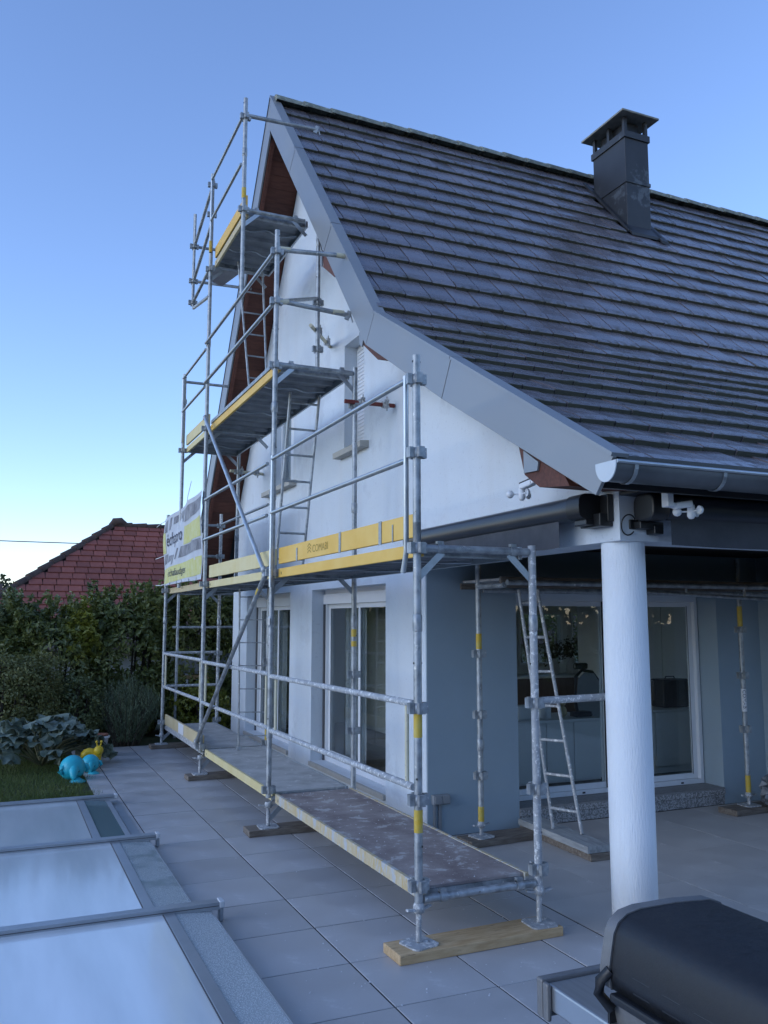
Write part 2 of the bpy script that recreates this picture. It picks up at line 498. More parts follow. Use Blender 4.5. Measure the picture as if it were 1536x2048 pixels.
def tile_mat():
    """dark engobed roof tile; lichen and moss gather along the front lip (attribute 'lip')"""
    m = mat('slate_grey_roof_tile', (0.115, 0.100, 0.110), (0.165, 0.145, 0.158), rough=0.25, spec=1.0, scale=2.4, rvar=0.10, rand=0.20,
            splash=((0.185, 0.165, 0.18), 0.30, 3), bump=0.02, bscale=60)
    N, L = m.node_tree.nodes, m.node_tree.links
    b = N['Principled BSDF']
    src0 = b.inputs['Base Color'].links[0].from_socket
    tn = N.new('ShaderNodeAttribute')
    tn.attribute_name = 'tone'
    ad = N.new('ShaderNodeMath'); ad.operation = 'ADD'
    L.new(tn.outputs['Fac'], ad.inputs[0]); ad.inputs[1].default_value = 1.0
    hv = N.new('ShaderNodeHueSaturation')
    L.new(ad.outputs[0], hv.inputs['Value']); L.new(src0, hv.inputs['Color'])
    src = hv.outputs[0]
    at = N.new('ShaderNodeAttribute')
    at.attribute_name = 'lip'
    geo = N.new('ShaderNodeNewGeometry')
    n = N.new('ShaderNodeTexNoise')
    n.inputs['Scale'].default_value = 16
    n.inputs['Detail'].default_value = 6
    L.new(geo.outputs['Position'], n.inputs['Vector'])
    big = N.new('ShaderNodeTexNoise')
    big.inputs['Scale'].default_value = 1.1
    L.new(geo.outputs['Position'], big.inputs['Vector'])
    mul = N.new('ShaderNodeMath'); mul.operation = 'MULTIPLY_ADD'
    L.new(big.outputs['Fac'], mul.inputs[0]); mul.inputs[1].default_value = 0.7
    L.new(n.outputs['Fac'], mul.inputs[2])
    mr = N.new('ShaderNodeMapRange')
    mr.inputs['From Min'].default_value = 0.80
    mr.inputs['From Max'].default_value = 0.98
    L.new(mul.outputs[0], mr.inputs['Value'])
    full = N.new('ShaderNodeMapRange')  # front face wholly dark: shadow line of each course painted in with the moss
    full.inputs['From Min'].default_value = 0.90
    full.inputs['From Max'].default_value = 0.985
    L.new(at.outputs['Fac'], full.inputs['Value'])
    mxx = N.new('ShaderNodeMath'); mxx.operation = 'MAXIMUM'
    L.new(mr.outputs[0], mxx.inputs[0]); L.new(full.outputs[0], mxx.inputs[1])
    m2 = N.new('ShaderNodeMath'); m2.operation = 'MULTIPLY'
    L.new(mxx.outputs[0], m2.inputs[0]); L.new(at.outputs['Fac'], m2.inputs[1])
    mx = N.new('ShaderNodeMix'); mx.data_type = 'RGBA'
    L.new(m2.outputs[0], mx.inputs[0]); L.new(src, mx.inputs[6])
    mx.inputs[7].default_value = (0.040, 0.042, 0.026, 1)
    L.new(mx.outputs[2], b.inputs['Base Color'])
    r0 = b.inputs['Roughness'].links[0].from_socket
    mr2 = N.new('ShaderNodeMix'); mr2.data_type = 'FLOAT'
    L.new(m2.outputs[0], mr2.inputs[0]); L.new(r0, mr2.inputs[2]); mr2.inputs[3].default_value = 0.95
    L.new(mr2.outputs[0], b.inputs['Roughness'])
    return m


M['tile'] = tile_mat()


def panel_mat():
    """milky twin-wall polycarbonate, fogged inside"""
    m = bpy.data.materials.new('milky_polycarbonate')
    m.use_nodes = True
    N, L = m.node_tree.nodes, m.node_tree.links
    b = N['Principled BSDF']
    tc = N.new('ShaderNodeTexCoord')
    mp = N.new('ShaderNodeMapping')
    mp.inputs['Scale'].default_value = (1.6, 0.22, 1)
    L.new(tc.outputs['Object'], mp.inputs[0])
    n = N.new('ShaderNodeTexNoise')
    n.inputs['Scale'].default_value = 2.2
    n.inputs['Detail'].default_value = 3
    L.new(mp.outputs[0], n.inputs['Vector'])
    cr = N.new('ShaderNodeMix'); cr.data_type = 'RGBA'
    cr.inputs[6].default_value = (0.76, 0.83, 0.85, 1)
    cr.inputs[7].default_value = (0.90, 0.92, 0.93, 1)
    L.new(n.outputs['Fac'], cr.inputs[0])
    L.new(cr.outputs[2], b.inputs['Base Color'])
    b.inputs['Roughness'].default_value = 0.30
    b.inputs['Coat Weight'].default_value = 1.0
    b.inputs['Coat Roughness'].default_value = 0.10
    tr = N.new('ShaderNodeBsdfTransparent')
    tr.inputs[0].default_value = (0.75, 0.88, 0.9, 1)
    mx = N.new('ShaderNodeMixShader')
    n2 = N.new('ShaderNodeTexNoise')
    n2.inputs['Scale'].default_value = 1.3
    n2.inputs['Detail'].default_value = 5
    L.new(mp.outputs[0], n2.inputs['Vector'])
    mr = N.new('ShaderNodeMapRange')
    mr.inputs['From Min'].default_value = 0.35
    mr.inputs['From Max'].default_value = 0.68
    mr.inputs['To Min'].default_value = 0.03
    mr.inputs['To Max'].default_value = 0.34
    L.new(n2.outputs['Fac'], mr.inputs['Value'])
    L.new(mr.outputs[0], mx.inputs[0])
    L.new(b.outputs[0], mx.inputs[1]); L.new(tr.outputs[0], mx.inputs[2])
    L.new(mx.outputs[0], N['Material Output'].inputs[0])
    return m


def wet_mat(name, amount, dark):
    """clear side pane beaded with dew"""
    m = bpy.data.materials.new(name)
    m.use_nodes = True
    N, L = m.node_tree.nodes, m.node_tree.links
    b = N['Principled BSDF']
    tc = N.new('ShaderNodeTexCoord')
    v = N.new('ShaderNodeTexVoronoi')
    v.inputs['Scale'].default_value = 120
    v.inputs['Randomness'].default_value = 1
    L.new(tc.outputs['Object'], v.inputs['Vector'])
    big = N.new('ShaderNodeTexNoise')
    big.inputs['Scale'].default_value = 3.0
    big.inputs['Detail'].default_value = 6
    L.new(tc.outputs['Object'], big.inputs['Vector'])
    mr = N.new('ShaderNodeMapRange')
    mr.inputs['From Min'].default_value = 1 - amount - 0.06
    mr.inputs['From Max'].default_value = 1 - amount + 0.06
    L.new(big.outputs['Fac'], mr.inputs['Value'])
    cr = N.new('ShaderNodeMix'); cr.data_type = 'RGBA'
    cr.inputs[6].default_value = (*dark, 1)
    cr.inputs[7].default_value = (0.74, 0.77, 0.78, 1)
    mm = N.new('ShaderNodeMath'); mm.operation = 'MULTIPLY'
    m3 = N.new('ShaderNodeMapRange')
    m3.inputs['From Min'].default_value = 0.0
    m3.inputs['From Max'].default_value = 0.55
    m3.inputs['To Min'].default_value = 1.2
    m3.inputs['To Max'].default_value = 0.25
    L.new(v.outputs['Distance'], m3.inputs['Value'])
    L.new(m3.outputs[0], mm.inputs[0]); L.new(mr.outputs[0], mm.inputs[1])
    mm.use_clamp = True
    L.new(mm.outputs[0], cr.inputs[0])
    L.new(cr.outputs[2], b.inputs['Base Color'])
    b.inputs['Roughness'].default_value = 0.18
    bp = N.new('ShaderNodeBump')
    bp.inputs['Strength'].default_value = 0.8
    bp.inputs['Distance'].default_value = 0.004
    L.new(mm.outputs[0], bp.inputs['Height'])
    L.new(bp.outputs[0], b.inputs['Normal'])
    return m


M['panel'] = panel_mat()
M['wet_near'] = wet_mat('dew_covered_pane', 0.80, (0.30, 0.34, 0.34))
M['wet_mid'] = wet_mat('half_dewy_pane', 0.55, (0.22, 0.27, 0.27))
M['wet_far'] = wet_mat('clear_pane', 0.22, (0.13, 0.20, 0.21))
M['water'] = mat('pool_water', (0.10, 0.24, 0.28), (0.12, 0.28, 0.32), rough=0.08, scale=2)

# ================================================================== GROUND
struct('ground', MB().box(-700, 700, -300, 1500, -0.6, -0.4), M['soil'])
lawn_mb = MB()
lawn_mb.box(-40, -1.22, 4.95, 60, -0.3, -0.02)
lawn_mb.box(-1.22, 40, 8.86, 60, -0.3, -0.025)
lawn_mb.box(-40, -5.4, -40, 4.95, -0.3, -0.02)
struct('lawn', lawn_mb, M['lawn'])
struct('pool_water', MB().box(-5.0, -1.22, -9, 4.55, -0.38, -0.22), M['water'])
coping = MB()
coping.box(-5.4, -5.0, -9, 4.95, -0.38, -0.012)
coping.box(-5.0, -1.22, 4.55, 4.95, -0.38, -0.012)
struct('pool_coping', coping, M['paving'])

XJ = [-1.222, -0.98, -0.3935, 0.1835, 0.750, 1.113]
YJ = [0.045 + 0.585 * k for k in range(-14, 15)] + [8.80]
terrace = struct('terrace', MB().box(-1.22, 1.115, -9.0, 8.82, -0.38, -0.0045), M['joint'])
tile_cache = {}
for i in range(len(XJ) - 1):
    for j in range(len(YJ) - 1):
        x0, x1, y0, y1 = XJ[i], XJ[i + 1], YJ[j], YJ[j + 1]
        w, d = round(x1 - x0 - 0.0105, 4), round(y1 - y0 - 0.0095, 4)
        if (w, d) not in tile_cache:
            c = 0.002
            v = []
            for zz, s in ((-0.020, 0), (-0.002, 0), (0.0, c)):
                v += [(-w / 2 + s, -d / 2 + s, zz), (w / 2 - s, -d / 2 + s, zz), (w / 2 - s, d / 2 - s, zz), (-w / 2 + s, d / 2 - s, zz)]
            f = [(8, 9, 10, 11)]
            for a in (0, 4):
                f += [(a + k, a + (k + 1) % 4, a + 4 + (k + 1) % 4, a + 4 + k) for k in range(4)]
            tile_cache[(w, d)] = MB().add(v, f).mesh('paving_tile')
        o = place('paving_tile', tile_cache[(w, d)], terrace, ((x0 + x1) / 2, (y0 + y1) / 2, random.uniform(-0.001, 0.0008)), M['paving'])
        o.rotation_euler = (random.uniform(-.0015, .0015), random.uniform(-.0015, .0015), 0)

# porch floor: larger beige slabs with tight joints
porch_floor = struct('porch_floor', MB().box(1.122, 9.0, -5.0, 2.27, -0.38, -0.006), M['joint'])
pt = MB()
w = d = 0.595
pt.add([(-w / 2, -d / 2, -.02), (w / 2, -d / 2, -.02), (w / 2, d / 2, -.02), (-w / 2, d / 2, -.02),
        (-w / 2, -d / 2, 0), (w / 2, -d / 2, 0), (w / 2, d / 2, 0), (-w / 2, d / 2, 0)],
       [(4, 5, 6, 7), (0, 1, 5, 4), (1, 2, 6, 5), (2, 3, 7, 6), (3, 0, 4, 7)])
pt_me = pt.mesh('porch_tile')
for i in range(9):
    for j in range(10):
        o = place('porch_tile', pt_me, porch_floor, (1.125 + 0.2985 + i * 0.597, 2.262 - 0.2985 - j * 0.597, -0.001 + random.uniform(-.0006, .0006)), M['porch_tile'])

# ================================================================== HOUSE
XW, XB = 1.20, 0.70             # gable wall plane, barge board plane
YK, ZK = 2.25, 4.56             # kink of the roof on the near side
SH, ST, SL = 0.58, 1.185, 1.43  # slopes: shallow, steep, far side
YA = 5.73
ZA = ZK + ST * (YA - YK)
YE, ZE = -0.94, ZK - SH * (YK + 0.94)
YF = 9.75
ZF = ZA - SL * (YF - YA)
XEND = 13.0


def perp(s): return math.sqrt(1 + s * s)


def roof_z(y):
    if y < YK: return ZK + SH * (y - YK)
    if y < YA: return ZK + ST * (y - YK)
    return ZA - SL * (y - YA)


def under_z(y, t=0.27):
    """underside of the roof slab, t measured square to the slope"""
    a = ZK + SH * (y - YK) - t * perp(SH)
    b = ZK + ST * (y - YK) - t * perp(ST)
    c = ZA - SL * (y - YA) - t * perp(SL)
    return min(max(a, b), c)


house = thing('house', (XW, 2.26, 0), 'white rendered house with steep dark tiled roof, wrapped by the scaffold', 'house')

# --- gable wall with door and window openings
OPEN = [(3.15, 5.33, 0.20, 2.20), (6.185, 8.32, 0.20, 2.20), (3.71, 4.29, 3.72, 4.93), (6.12, 7.20, 3.66, 4.88)]
WT = 0.30
yc, yf = 2.285, 9.18
y_und = []
for y0_, y1_ in ((yc, yf),): pass
ybreak = sorted(set([-0.36, yc, yf, YK, YA] + [q for o_ in OPEN for q in o_[:2]]))
# exact places where the underside bends
ga = ZK - 0.27 * perp(SH); gb = ZK - 0.27 * perp(ST); gc = ZA - 0.27 * perp(SL)
yb1 = YK + (ga - gb) / (ST - SH)
yb2 = (gc + SL * YA - gb + ST * YK) / (ST + SL)
ybreak = sorted(set(ybreak + [yb1, yb2]))
gw = MB()
for ya, yb in zip(ybreak[:-1], ybreak[1:]):
    ym = (ya + yb) / 2
    base = 0.0 if ym > yc else 2.33
    spans = [[base, None]]
    for oy0, oy1, oz0, oz1 in sorted(OPEN, key=lambda t: t[2]):
        if oy0 <= ym <= oy1:
            spans[-1][1] = oz0
            spans.append([oz1, None])
    for z0, z1 in spans:
        ta = under_z(ya) - 0.004 if z1 is None else z1
        tb = under_z(yb) - 0.004 if z1 is None else z1
        # front and back faces plus every rim
        for xx, flip in ((XW, False), (XW + WT, True)):
            q = [(xx, ya, z0), (xx, yb, z0), (xx, yb, tb), (xx, ya, ta)]
            gw.add(q, [(0, 1, 2, 3) if flip else (3, 2, 1, 0)])
        if z0 > 0: gw.add([(XW, ya, z0), (XW + WT, ya, z0), (XW + WT, yb, z0), (XW, yb, z0)], [(3, 2, 1, 0)])
        if z1 is not None: gw.add([(XW, ya, ta), (XW + WT, ya, ta), (XW + WT, yb, tb), (XW, yb, tb)], [(0, 1, 2, 3)])
for oy0, oy1, oz0, oz1 in OPEN:
    for yy, fl in ((oy0, False), (oy1, True)):
        q = [(XW, yy, oz0), (XW + WT, yy, oz0), (XW + WT, yy, oz1), (XW, yy, oz1)]
        gw.add(q, [(0, 1, 2, 3) if not fl else (3, 2, 1, 0)])
# end faces
gw.add([(XW, yc, 0), (XW + WT, yc, 0), (XW + WT, yc, 2.33), (XW, yc, 2.33)], [(0, 1, 2, 3)])
gw.add([(XW, yf, 0), (XW + WT, yf, 0), (XW + WT, yf, under_z(yf)), (XW, yf, under_z(yf))], [(3, 2, 1, 0)])
gw.add([(XW, -0.36, 2.33), (XW + WT, -0.36, 2.33), (XW + WT, -0.36, under_z(-0.36)), (XW, -0.36, under_z(-0.36))], [(0, 1, 2, 3)])
part('gable_wall', gw, M['stucco'], house)

# --- front beam and column of the porch
fb = MB().box(XW + 0.002, XEND, -0.352, -0.06, 2.334, 2.62)
part('porch_beam', fb, M['stucco'], house)
colm = MB()
prof = [(0.0, 0.0), (0.136, 0.0), (0.137, 0.6), (0.136, 1.6), (0.133, 2.3), (0.133, 2.36)]
colm.lathe(prof, (1.345, -0.205, 0), 40)
part('column', colm, M['column'], house)

# --- porch rear wall with the wide sliding door opening, jamb and plinth
YP = 2.27
pw = MB()
DX0, DX1, DZ0, DZ1 = 2.125, 4.56, 0.17, 2.10
pw.box(XW + 0.003, DX0, YP, YP + 0.012, 0, 2.55)
pw.box(XW + WT, DX0, YP + 0.012, YP + 0.30, 0, 2.55)
pw.box(DX0, DX1, YP, YP + 0.30, DZ1, 2.55)
pw.box(DX1, 9.0, YP, YP + 0.30, 0, 2.55)
pw.box(DX0, DX1, YP + 0.05, YP + 0.30, 0, 0.005)
pw.box(5.15, 5.5, YP - 0.45, YP, 0, 2.5)
part('porch_wall', pw, M['porch_wall'], house)
stp = part('door_step', MB().box(DX0 - 0.002, DX1 + 0.002, YP - 0.002, YP + 0.26, 0.001, 0.095), M['granite'], house, 0.004)
part('step_tread', MB().box(DX0 - 0.001, DX1 + 0.001, YP - 0.012, YP + 0.26, 0.097, 0.165), M['granite_top'], stp, 0.004)
part('step_riser', MB().box(DX0, DX1, YP - 0.014, YP - 0.003, 0.100, 0.150), M['granite'], stp)
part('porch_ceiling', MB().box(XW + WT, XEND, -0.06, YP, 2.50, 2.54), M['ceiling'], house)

# --- interior: one big room behind the doors
iw = MB()
RY = 6.1
iw.box(8.5, 8.6, 2.6, 3.0, 0.16, 2.6)
iw.box(8.5, 8.6, 5.6, RY + 0.12, 0.16, 2.6)
iw.box(8.5, 8.6, 3.0, 5.6, 0.16, 0.5)  # opening left in this unseen wall, added to bring daylight into the room
iw.box(8.5, 8.6, 3.0, 5.6, 2.3, 2.6)
# rear wall with two window openings
wx = [(4.6, 5.36), (5.52, 6.3)]
wz0, wz1 = 1.20, 1.95
iw.box(3.2, wx[0][0], RY, RY + 0.12, 0.16, 2.6)
iw.box(wx[0][1], wx[1][0], RY, RY + 0.12, wz0, wz1)
iw.box(wx[1][1], 8.5, RY, RY + 0.12, 0.16, 2.6)
iw.box(wx[0][0], wx[1][1], RY, RY + 0.12, 0.16, wz0)
iw.box(wx[0][0], wx[1][1], RY, RY + 0.12, wz1, 2.6)
iw.box(XW + WT, 3.2, 9.0, 9.1, 0.16, 2.6)
iw.box(3.1, 3.2, 5.6, 9.0, 0.16, 2.6)
part('interior_wall', iw, M['inner_wall'], house)
part('interior_floor', MB().box(XW + WT, 3.2, 2.58, 9.1, 0.05, 0.16).box(3.2, 8.6, 2.58, RY + 0.12, 0.05, 0.16), M['inner_floor'], house)
part('interior_ceiling', MB().box(XW + WT, 3.2, 2.58, 9.1, 2.6, 2.66).box(3.2, 8.6, 2.58, RY + 0.12, 2.6, 2.66), M['inner_wall'], house)
for a, b_ in wx:
    wd = part('window', MB().box(a, a + 0.03, RY - 0.02, RY + 0.03, wz0, wz1).box(b_ - 0.03, b_, RY - 0.02, RY + 0.03, wz0, wz1)
              .box(a + 0.03, b_ - 0.03, RY - 0.02, RY + 0.03, wz1 - 0.03, wz1).box(a + 0.03, b_ - 0.03, RY - 0.02, RY + 0.03, wz0, wz0 + 0.03), M['pvc'], house)
    part('pane', MB().box(a + 0.03, b_ - 0.03, RY, RY + 0.006, wz0 + 0.03, wz1 - 0.03), M['glass'], wd)


# --- sliding doors in the gable wall
def gable_door(y0, y1, z0, z1):
    xd = XW + 0.165
    fr = MB()
    fr.box(xd, xd + 0.07, y0, y0 + 0.05, z0, z1 - 0.17)
    fr.box(xd, xd + 0.07, y1 - 0.05, y1, z0, z1 - 0.17)
    fr.box(xd, xd + 0.07, y0 + 0.05, y1 - 0.05, z0, z0 + 0.055)
    d = part('sliding_door', fr, M['pvc'], house, 0.003)
    part('shutter_box', MB().box(xd - 0.02, xd + 0.1, y0, y1, z1 - 0.17, z1 - 0.05), M['pvc'], d, 0.004)
    part('shutter_slat', MB().box(xd - 0.005, xd + 0.03, y0 + 0.02, y1 - 0.02, z1 - 0.05, z1), M['pvc'], d)
    part('guide_rail', MB().box(xd - 0.022, xd - 0.002, y1 - 0.035, y1 - 0.005, z0, z1 - 0.172), M['pvc_grey'], d)
    ym = (y0 + y1) / 2
    for k, (a, b_, xo) in enumerate(((y0 + 0.05, ym + 0.03, 0.006), (ym - 0.03, y1 - 0.05, 0.036))):
        zt, zb = z1 - 0.172, z0 + 0.058
        s = MB()
        s.box(xd + xo, xd + xo + 0.026, a, a + 0.055, zb, zt)
        s.box(xd + xo, xd + xo + 0.026, b_ - 0.055, b_, zb, zt)
        s.box(xd + xo, xd + xo + 0.026, a + 0.055, b_ - 0.055, zt - 0.05, zt)
        s.box(xd + xo, xd + xo + 0.026, a + 0.055, b_ - 0.055, zb, zb + 0.06)
        part('sash', s, M['pvc'], d, 0.003)
        for ys in (a + 0.049, b_ - 0.062):
            part('seal', MB().box(xd + xo + 0.004, xd + xo + 0.006, ys, ys + 0.013, zb + 0.05, zt - 0.04), M['pvc_grey'], d)
        part('pane', MB().box(xd + xo + 0.010, xd + xo + 0.016, a + 0.05, b_ - 0.05, zb + 0.05, zt - 0.045), M['glass'], d)
        for yy in (a + 0.12, b_ - 0.12):
            part('drain_cap', MB().box(xd + xo - 0.003, xd + xo - 0.0005, yy - 0.012, yy + 0.012, zb + 0.018, zb + 0.03), M['black'], d)
    part('sill', MB().box(XW - 0.03, xd + 0.02, y0 + 0.002, y1 - 0.002, z0 - 0.05, z0 - 0.002), M['sill'], d)
    # curtain drawn back to the far side
    cv, cf = [], []
    n = 70
    for i in range(n + 1):
        t = i / n
        yy = y1 - 0.08 - t * 0.62
        xx = xd + 0.24 + 0.03 * math.sin(t * 46) + 0.012 * math.sin(t * 17)
        cv += [(xx, yy, z0 + 0.03), (xx, yy, z1 - 0.1)]
    for i in range(n): cf.append((2 * i, 2 * i + 2, 2 * i + 3, 2 * i + 1))
    part('curtain', MB().add(cv, cf, True), M['curtain'], d)
    return d


for o_ in OPEN[:2]: gable_door(*o_)


# --- upstairs windows: near one with its shutter down, far one with a tall grey frame
def gable_window(y0, y1, z0, z1, shut):
    xd = XW + 0.155
    fr = MB()
    for a, b_ in ((y0, y0 + 0.05), (y1 - 0.05, y1)): fr.box(xd, xd + 0.06, a, b_, z0, z1)
    fr.box(xd, xd + 0.06, y0 + 0.05, y1 - 0.05, z1 - 0.05, z1)
    fr.box(xd, xd + 0.06, y0 + 0.05, y1 - 0.05, z0, z0 + 0.06)
    w_ = part('window', fr, M['pvc'], house, 0.003)
    part('pane', MB().box(xd + 0.03, xd + 0.036, y0 + 0.05, y1 - 0.05, z0 + 0.06, z1 - 0.05), M['glass'], w_)
    if shut:
        for k in range(int((z1 - z0 - 0.01) / 0.042)):
            zz = z0 + 0.004 + k * 0.042
            part('shutter_slat', MB().prism_y([(xd - 0.012, zz), (xd - 0.003, zz), (xd - 0.003, zz + 0.039), (xd - 0.008, zz + 0.039)], y0 + 0.01, y1 - 0.01), M['pvc'], w_)
    else:
        ym = (y0 + y1) / 2
        part('mullion', MB().box(xd - 0.004, xd + 0.05, ym - 0.06, ym + 0.06, z0 + 0.06, z1 - 0.05), M['pvc'], w_, 0.003)
        part('curtain', MB().box(xd + 0.10, xd + 0.12, y0 + 0.05, y1 - 0.05, z0, z1), M['curtain'], w_)
    part('sill', MB().prism_y([(XW - 0.10, z0 - 0.085), (XW + 0.15, z0 - 0.085), (XW + 0.15, z0 - 0.002), (XW - 0.10, z0 - 0.02)], y0 - 0.13, y1 + 0.10), M['sill'], w_, 0.006)
    # closed box behind so that no sky is seen through the opening
    bk = MB().box(XW + WT + 0.6, XW + WT + 0.62, y0 - 0.6, y1 + 0.6, z0 - 0.5, z1 + 0.3)
    part('room_wall', bk, M['inner_wall'], w_)


gable_window(*OPEN[2], True)
gable_window(*OPEN[3], False)

# --- sliding door of the porch
YD = YP + 0.255
zd0, zd1 = 0.167, 2.10
fr = MB()
fr.box(DX0, DX0 + 0.05, YD, YD + 0.08, zd0, zd1)
fr.box(DX1 - 0.055, DX1 - 0.012, YD, YD + 0.08, zd0, zd1)
fr.box(DX0 + 0.05, DX1 - 0.055, YD, YD + 0.08, zd0, zd0 + 0.045)
fr.box(DX0 + 0.05, DX1 - 0.055, YD, YD + 0.08, zd1 - 0.07, zd1)
pd_ = part('sliding_door', fr, M['pvc'], house, 0.003, label='wide glazed sliding door under the porch')
xm = 3.33
for a, b_, yo in ((DX0 + 0.05, xm + 0.035, 0.012), (xm - 0.035, DX1 - 0.055, 0.044)):
    s = MB()
    s.box(a, a + 0.05, YD + yo, YD + yo + 0.028, zd0 + 0.047, zd1 - 0.072)
    s.box(b_ - 0.06, b_, YD + yo, YD + yo + 0.028, zd0 + 0.047, zd1 - 0.072)
    s.box(a + 0.05, b_ - 0.06, YD + yo, YD + yo + 0.028, zd0 + 0.047, zd0 + 0.10)
    s.box(a + 0.05, b_ - 0.06, YD + yo, YD + yo + 0.028, zd1 - 0.12, zd1 - 0.072)
    part('sash', s, M['pvc'], pd_, 0.003)
    for xx in (a + 0.05, b_ - 0.064):
        part('seal', MB().box(xx, xx + 0.006, YD + yo - 0.001, YD + yo + 0.002, zd0 + 0.09, zd1 - 0.11), M['pvc_grey'], pd_)
    part('pane', MB().box(a + 0.045, b_ - 0.055, YD + yo + 0.010, YD + yo + 0.016, zd0 + 0.09, zd1 - 0.11), M['glass'], pd_)
for xx in (2.27, 3.02, 4.25):
    part('drain_cap', MB().box(xx - 0.016, xx + 0.016, YD - 0.004, YD - 0.0005, zd0 + 0.012, zd0 + 0.028), M['black'], pd_)
part('meeting_stile', MB().box(xm - 0.03, xm + 0.032, YD - 0.004, YD + 0.010, zd0 + 0.047, zd1 - 0.072), M['black'], pd_)

# --- roof slab
t = 0.10
poly = [(YE, ZE - t * perp(SH)), (YK, ZK - t * perp(SH) * 0.5 - t * perp(ST) * 0.5), (YA, ZA - t * perp(ST)), (YF, ZF - t * perp(SL))]
polyb = [(YF, ZF - 0.235 * perp(SL)), (YA, ZA - 0.235 * perp(ST)), (YK, ZK - 0.235 * perp(SH) * 0.5 - 0.235 * perp(ST) * 0.5),
         (-0.70, ZK + SH * (-0.70 - YK) - 0.225 * perp(SH)), (YE + 0.10, 2.612)]
poly[0] = (YE + 0.03, ZE + 0.03 * SH - 0.085)
roof = part('roof', MB().prism_x(poly + polyb, XB + 0.03, XEND), M['fascia'], house)


# --- roof tiles: near 300 as single tiles, the rest joined
TW, TL_, TT = 0.270, 0.430, 0.028


def tile_geom(j=0.0):
    """tile in its own frame: x across, y up the slope (0 = front lip), z out of the roof"""
    w = TW / 2 - 0.0058
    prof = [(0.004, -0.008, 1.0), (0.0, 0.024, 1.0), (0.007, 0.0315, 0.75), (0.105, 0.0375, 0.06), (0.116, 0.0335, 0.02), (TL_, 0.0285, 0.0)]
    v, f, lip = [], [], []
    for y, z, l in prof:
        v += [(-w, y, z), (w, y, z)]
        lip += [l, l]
    for i in range(len(prof) - 1): f.append((2 * i, 2 * i + 1, 2 * i + 3, 2 * i + 2))
    o = len(v)
    v += [(-w, TL_, -0.002), (w, TL_, -0.002)]
    lip += [0, 0]
    L_ = [0, 2, 4, 6, 8, 10, o]
    f.append(tuple(reversed([0, 2, 4, 6, 8, 10, o])))
    f.append(tuple([1, 3, 5, 7, 9, 11, o + 1]))
    return v, f, lip


tv, tf, tlip = tile_geom()


def lip_attr(me, vals, nm='lip'):
    a = me.attributes.new(nm, 'FLOAT', 'POINT')
    a.data.foreach_set('value', np.asarray(vals, np.float32))


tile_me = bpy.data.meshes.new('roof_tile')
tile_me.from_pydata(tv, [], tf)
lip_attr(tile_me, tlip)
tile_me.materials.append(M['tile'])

spots = []
CHX0, CHX1, CHY0, CHY1 = 5.60, 6.02, 4.62, 5.34


def roof_curve():
    """section of the tiled slope, eave to ridge, with the kink eased over a short arc"""
    P = [(YE + 0.03, ZE + 0.03 * SH)]
    T_ = 0.62
    a0 = (YK - T_ / perp(SH), ZK - T_ * SH / perp(SH))
    a1 = (YK + T_ / perp(ST), ZK + T_ * ST / perp(ST))
    for k in range(13):
        t_ = k / 12
        P.append(tuple((1 - t_) ** 2 * a0[i] + 2 * t_ * (1 - t_) * (YK, ZK)[i] + t_ * t_ * a1[i] for i in (0, 1)))
    P.append((YA - 0.05, ZA - 0.05 * ST))
    return P


RC = roof_curve()
seg = [math.dist(p, q) for p, q in zip(RC[:-1], RC[1:])]
RL = sum(seg)
NROW = 24
GA = RL / NROW


def on_curve(s_):
    for (p, q), l_ in zip(zip(RC[:-1], RC[1:]), seg):
        if s_ <= l_ or (q == RC[-1]):
            t_ = s_ / l_
            return Vector((0, p[0] + (q[0] - p[0]) * t_, p[1] + (q[1] - p[1]) * t_))
        s_ -= l_


for r_ in range(NROW):
    p, q = on_curve(GA * r_), on_curve(GA * (r_ + 1) * 0.9999)
    d = (q - p).normalized()
    nrm = Vector((0, -d.z, d.y))
    lap = math.atan2(0.033, GA)
    off = 0.0 if r_ % 2 == 0 else TW / 2
    xlim = 2.6 + (p.y - YE) * 1.55
    x = XB + 0.045 + TW / 2 - off
    while x < min(xlim + 1.0, XEND - 0.3):
        if x - TW / 2 >= XB + 0.03:
            if not (abs(x - (CHX0 + CHX1) / 2) < 0.21 + TW / 2 - 0.03 and p.y + 0.27 > CHY0 + 0.06 and p.y < CHY1 - 0.1):
                spots.append((x, p + nrm * -0.024, d, nrm, lap))
        elif off:
            spots.append((XB + 0.045 + TW / 4, p + nrm * -0.024, d, nrm, lap, 0.5))
        x += TW
camv = Vector(cam.location)
scored = []
for s in spots:
    c = Vector((s[0], s[1].y, s[1].z))
    q = c - camv
    nrm = s[3]
    scored.append((-(abs(nrm.dot(q.normalized()))) / q.length_squared, s))
scored.sort(key=lambda t: t[0])
rest_v, rest_f, rest_l, rest_t = [], [], [], []
tv_np = np.array(tv)
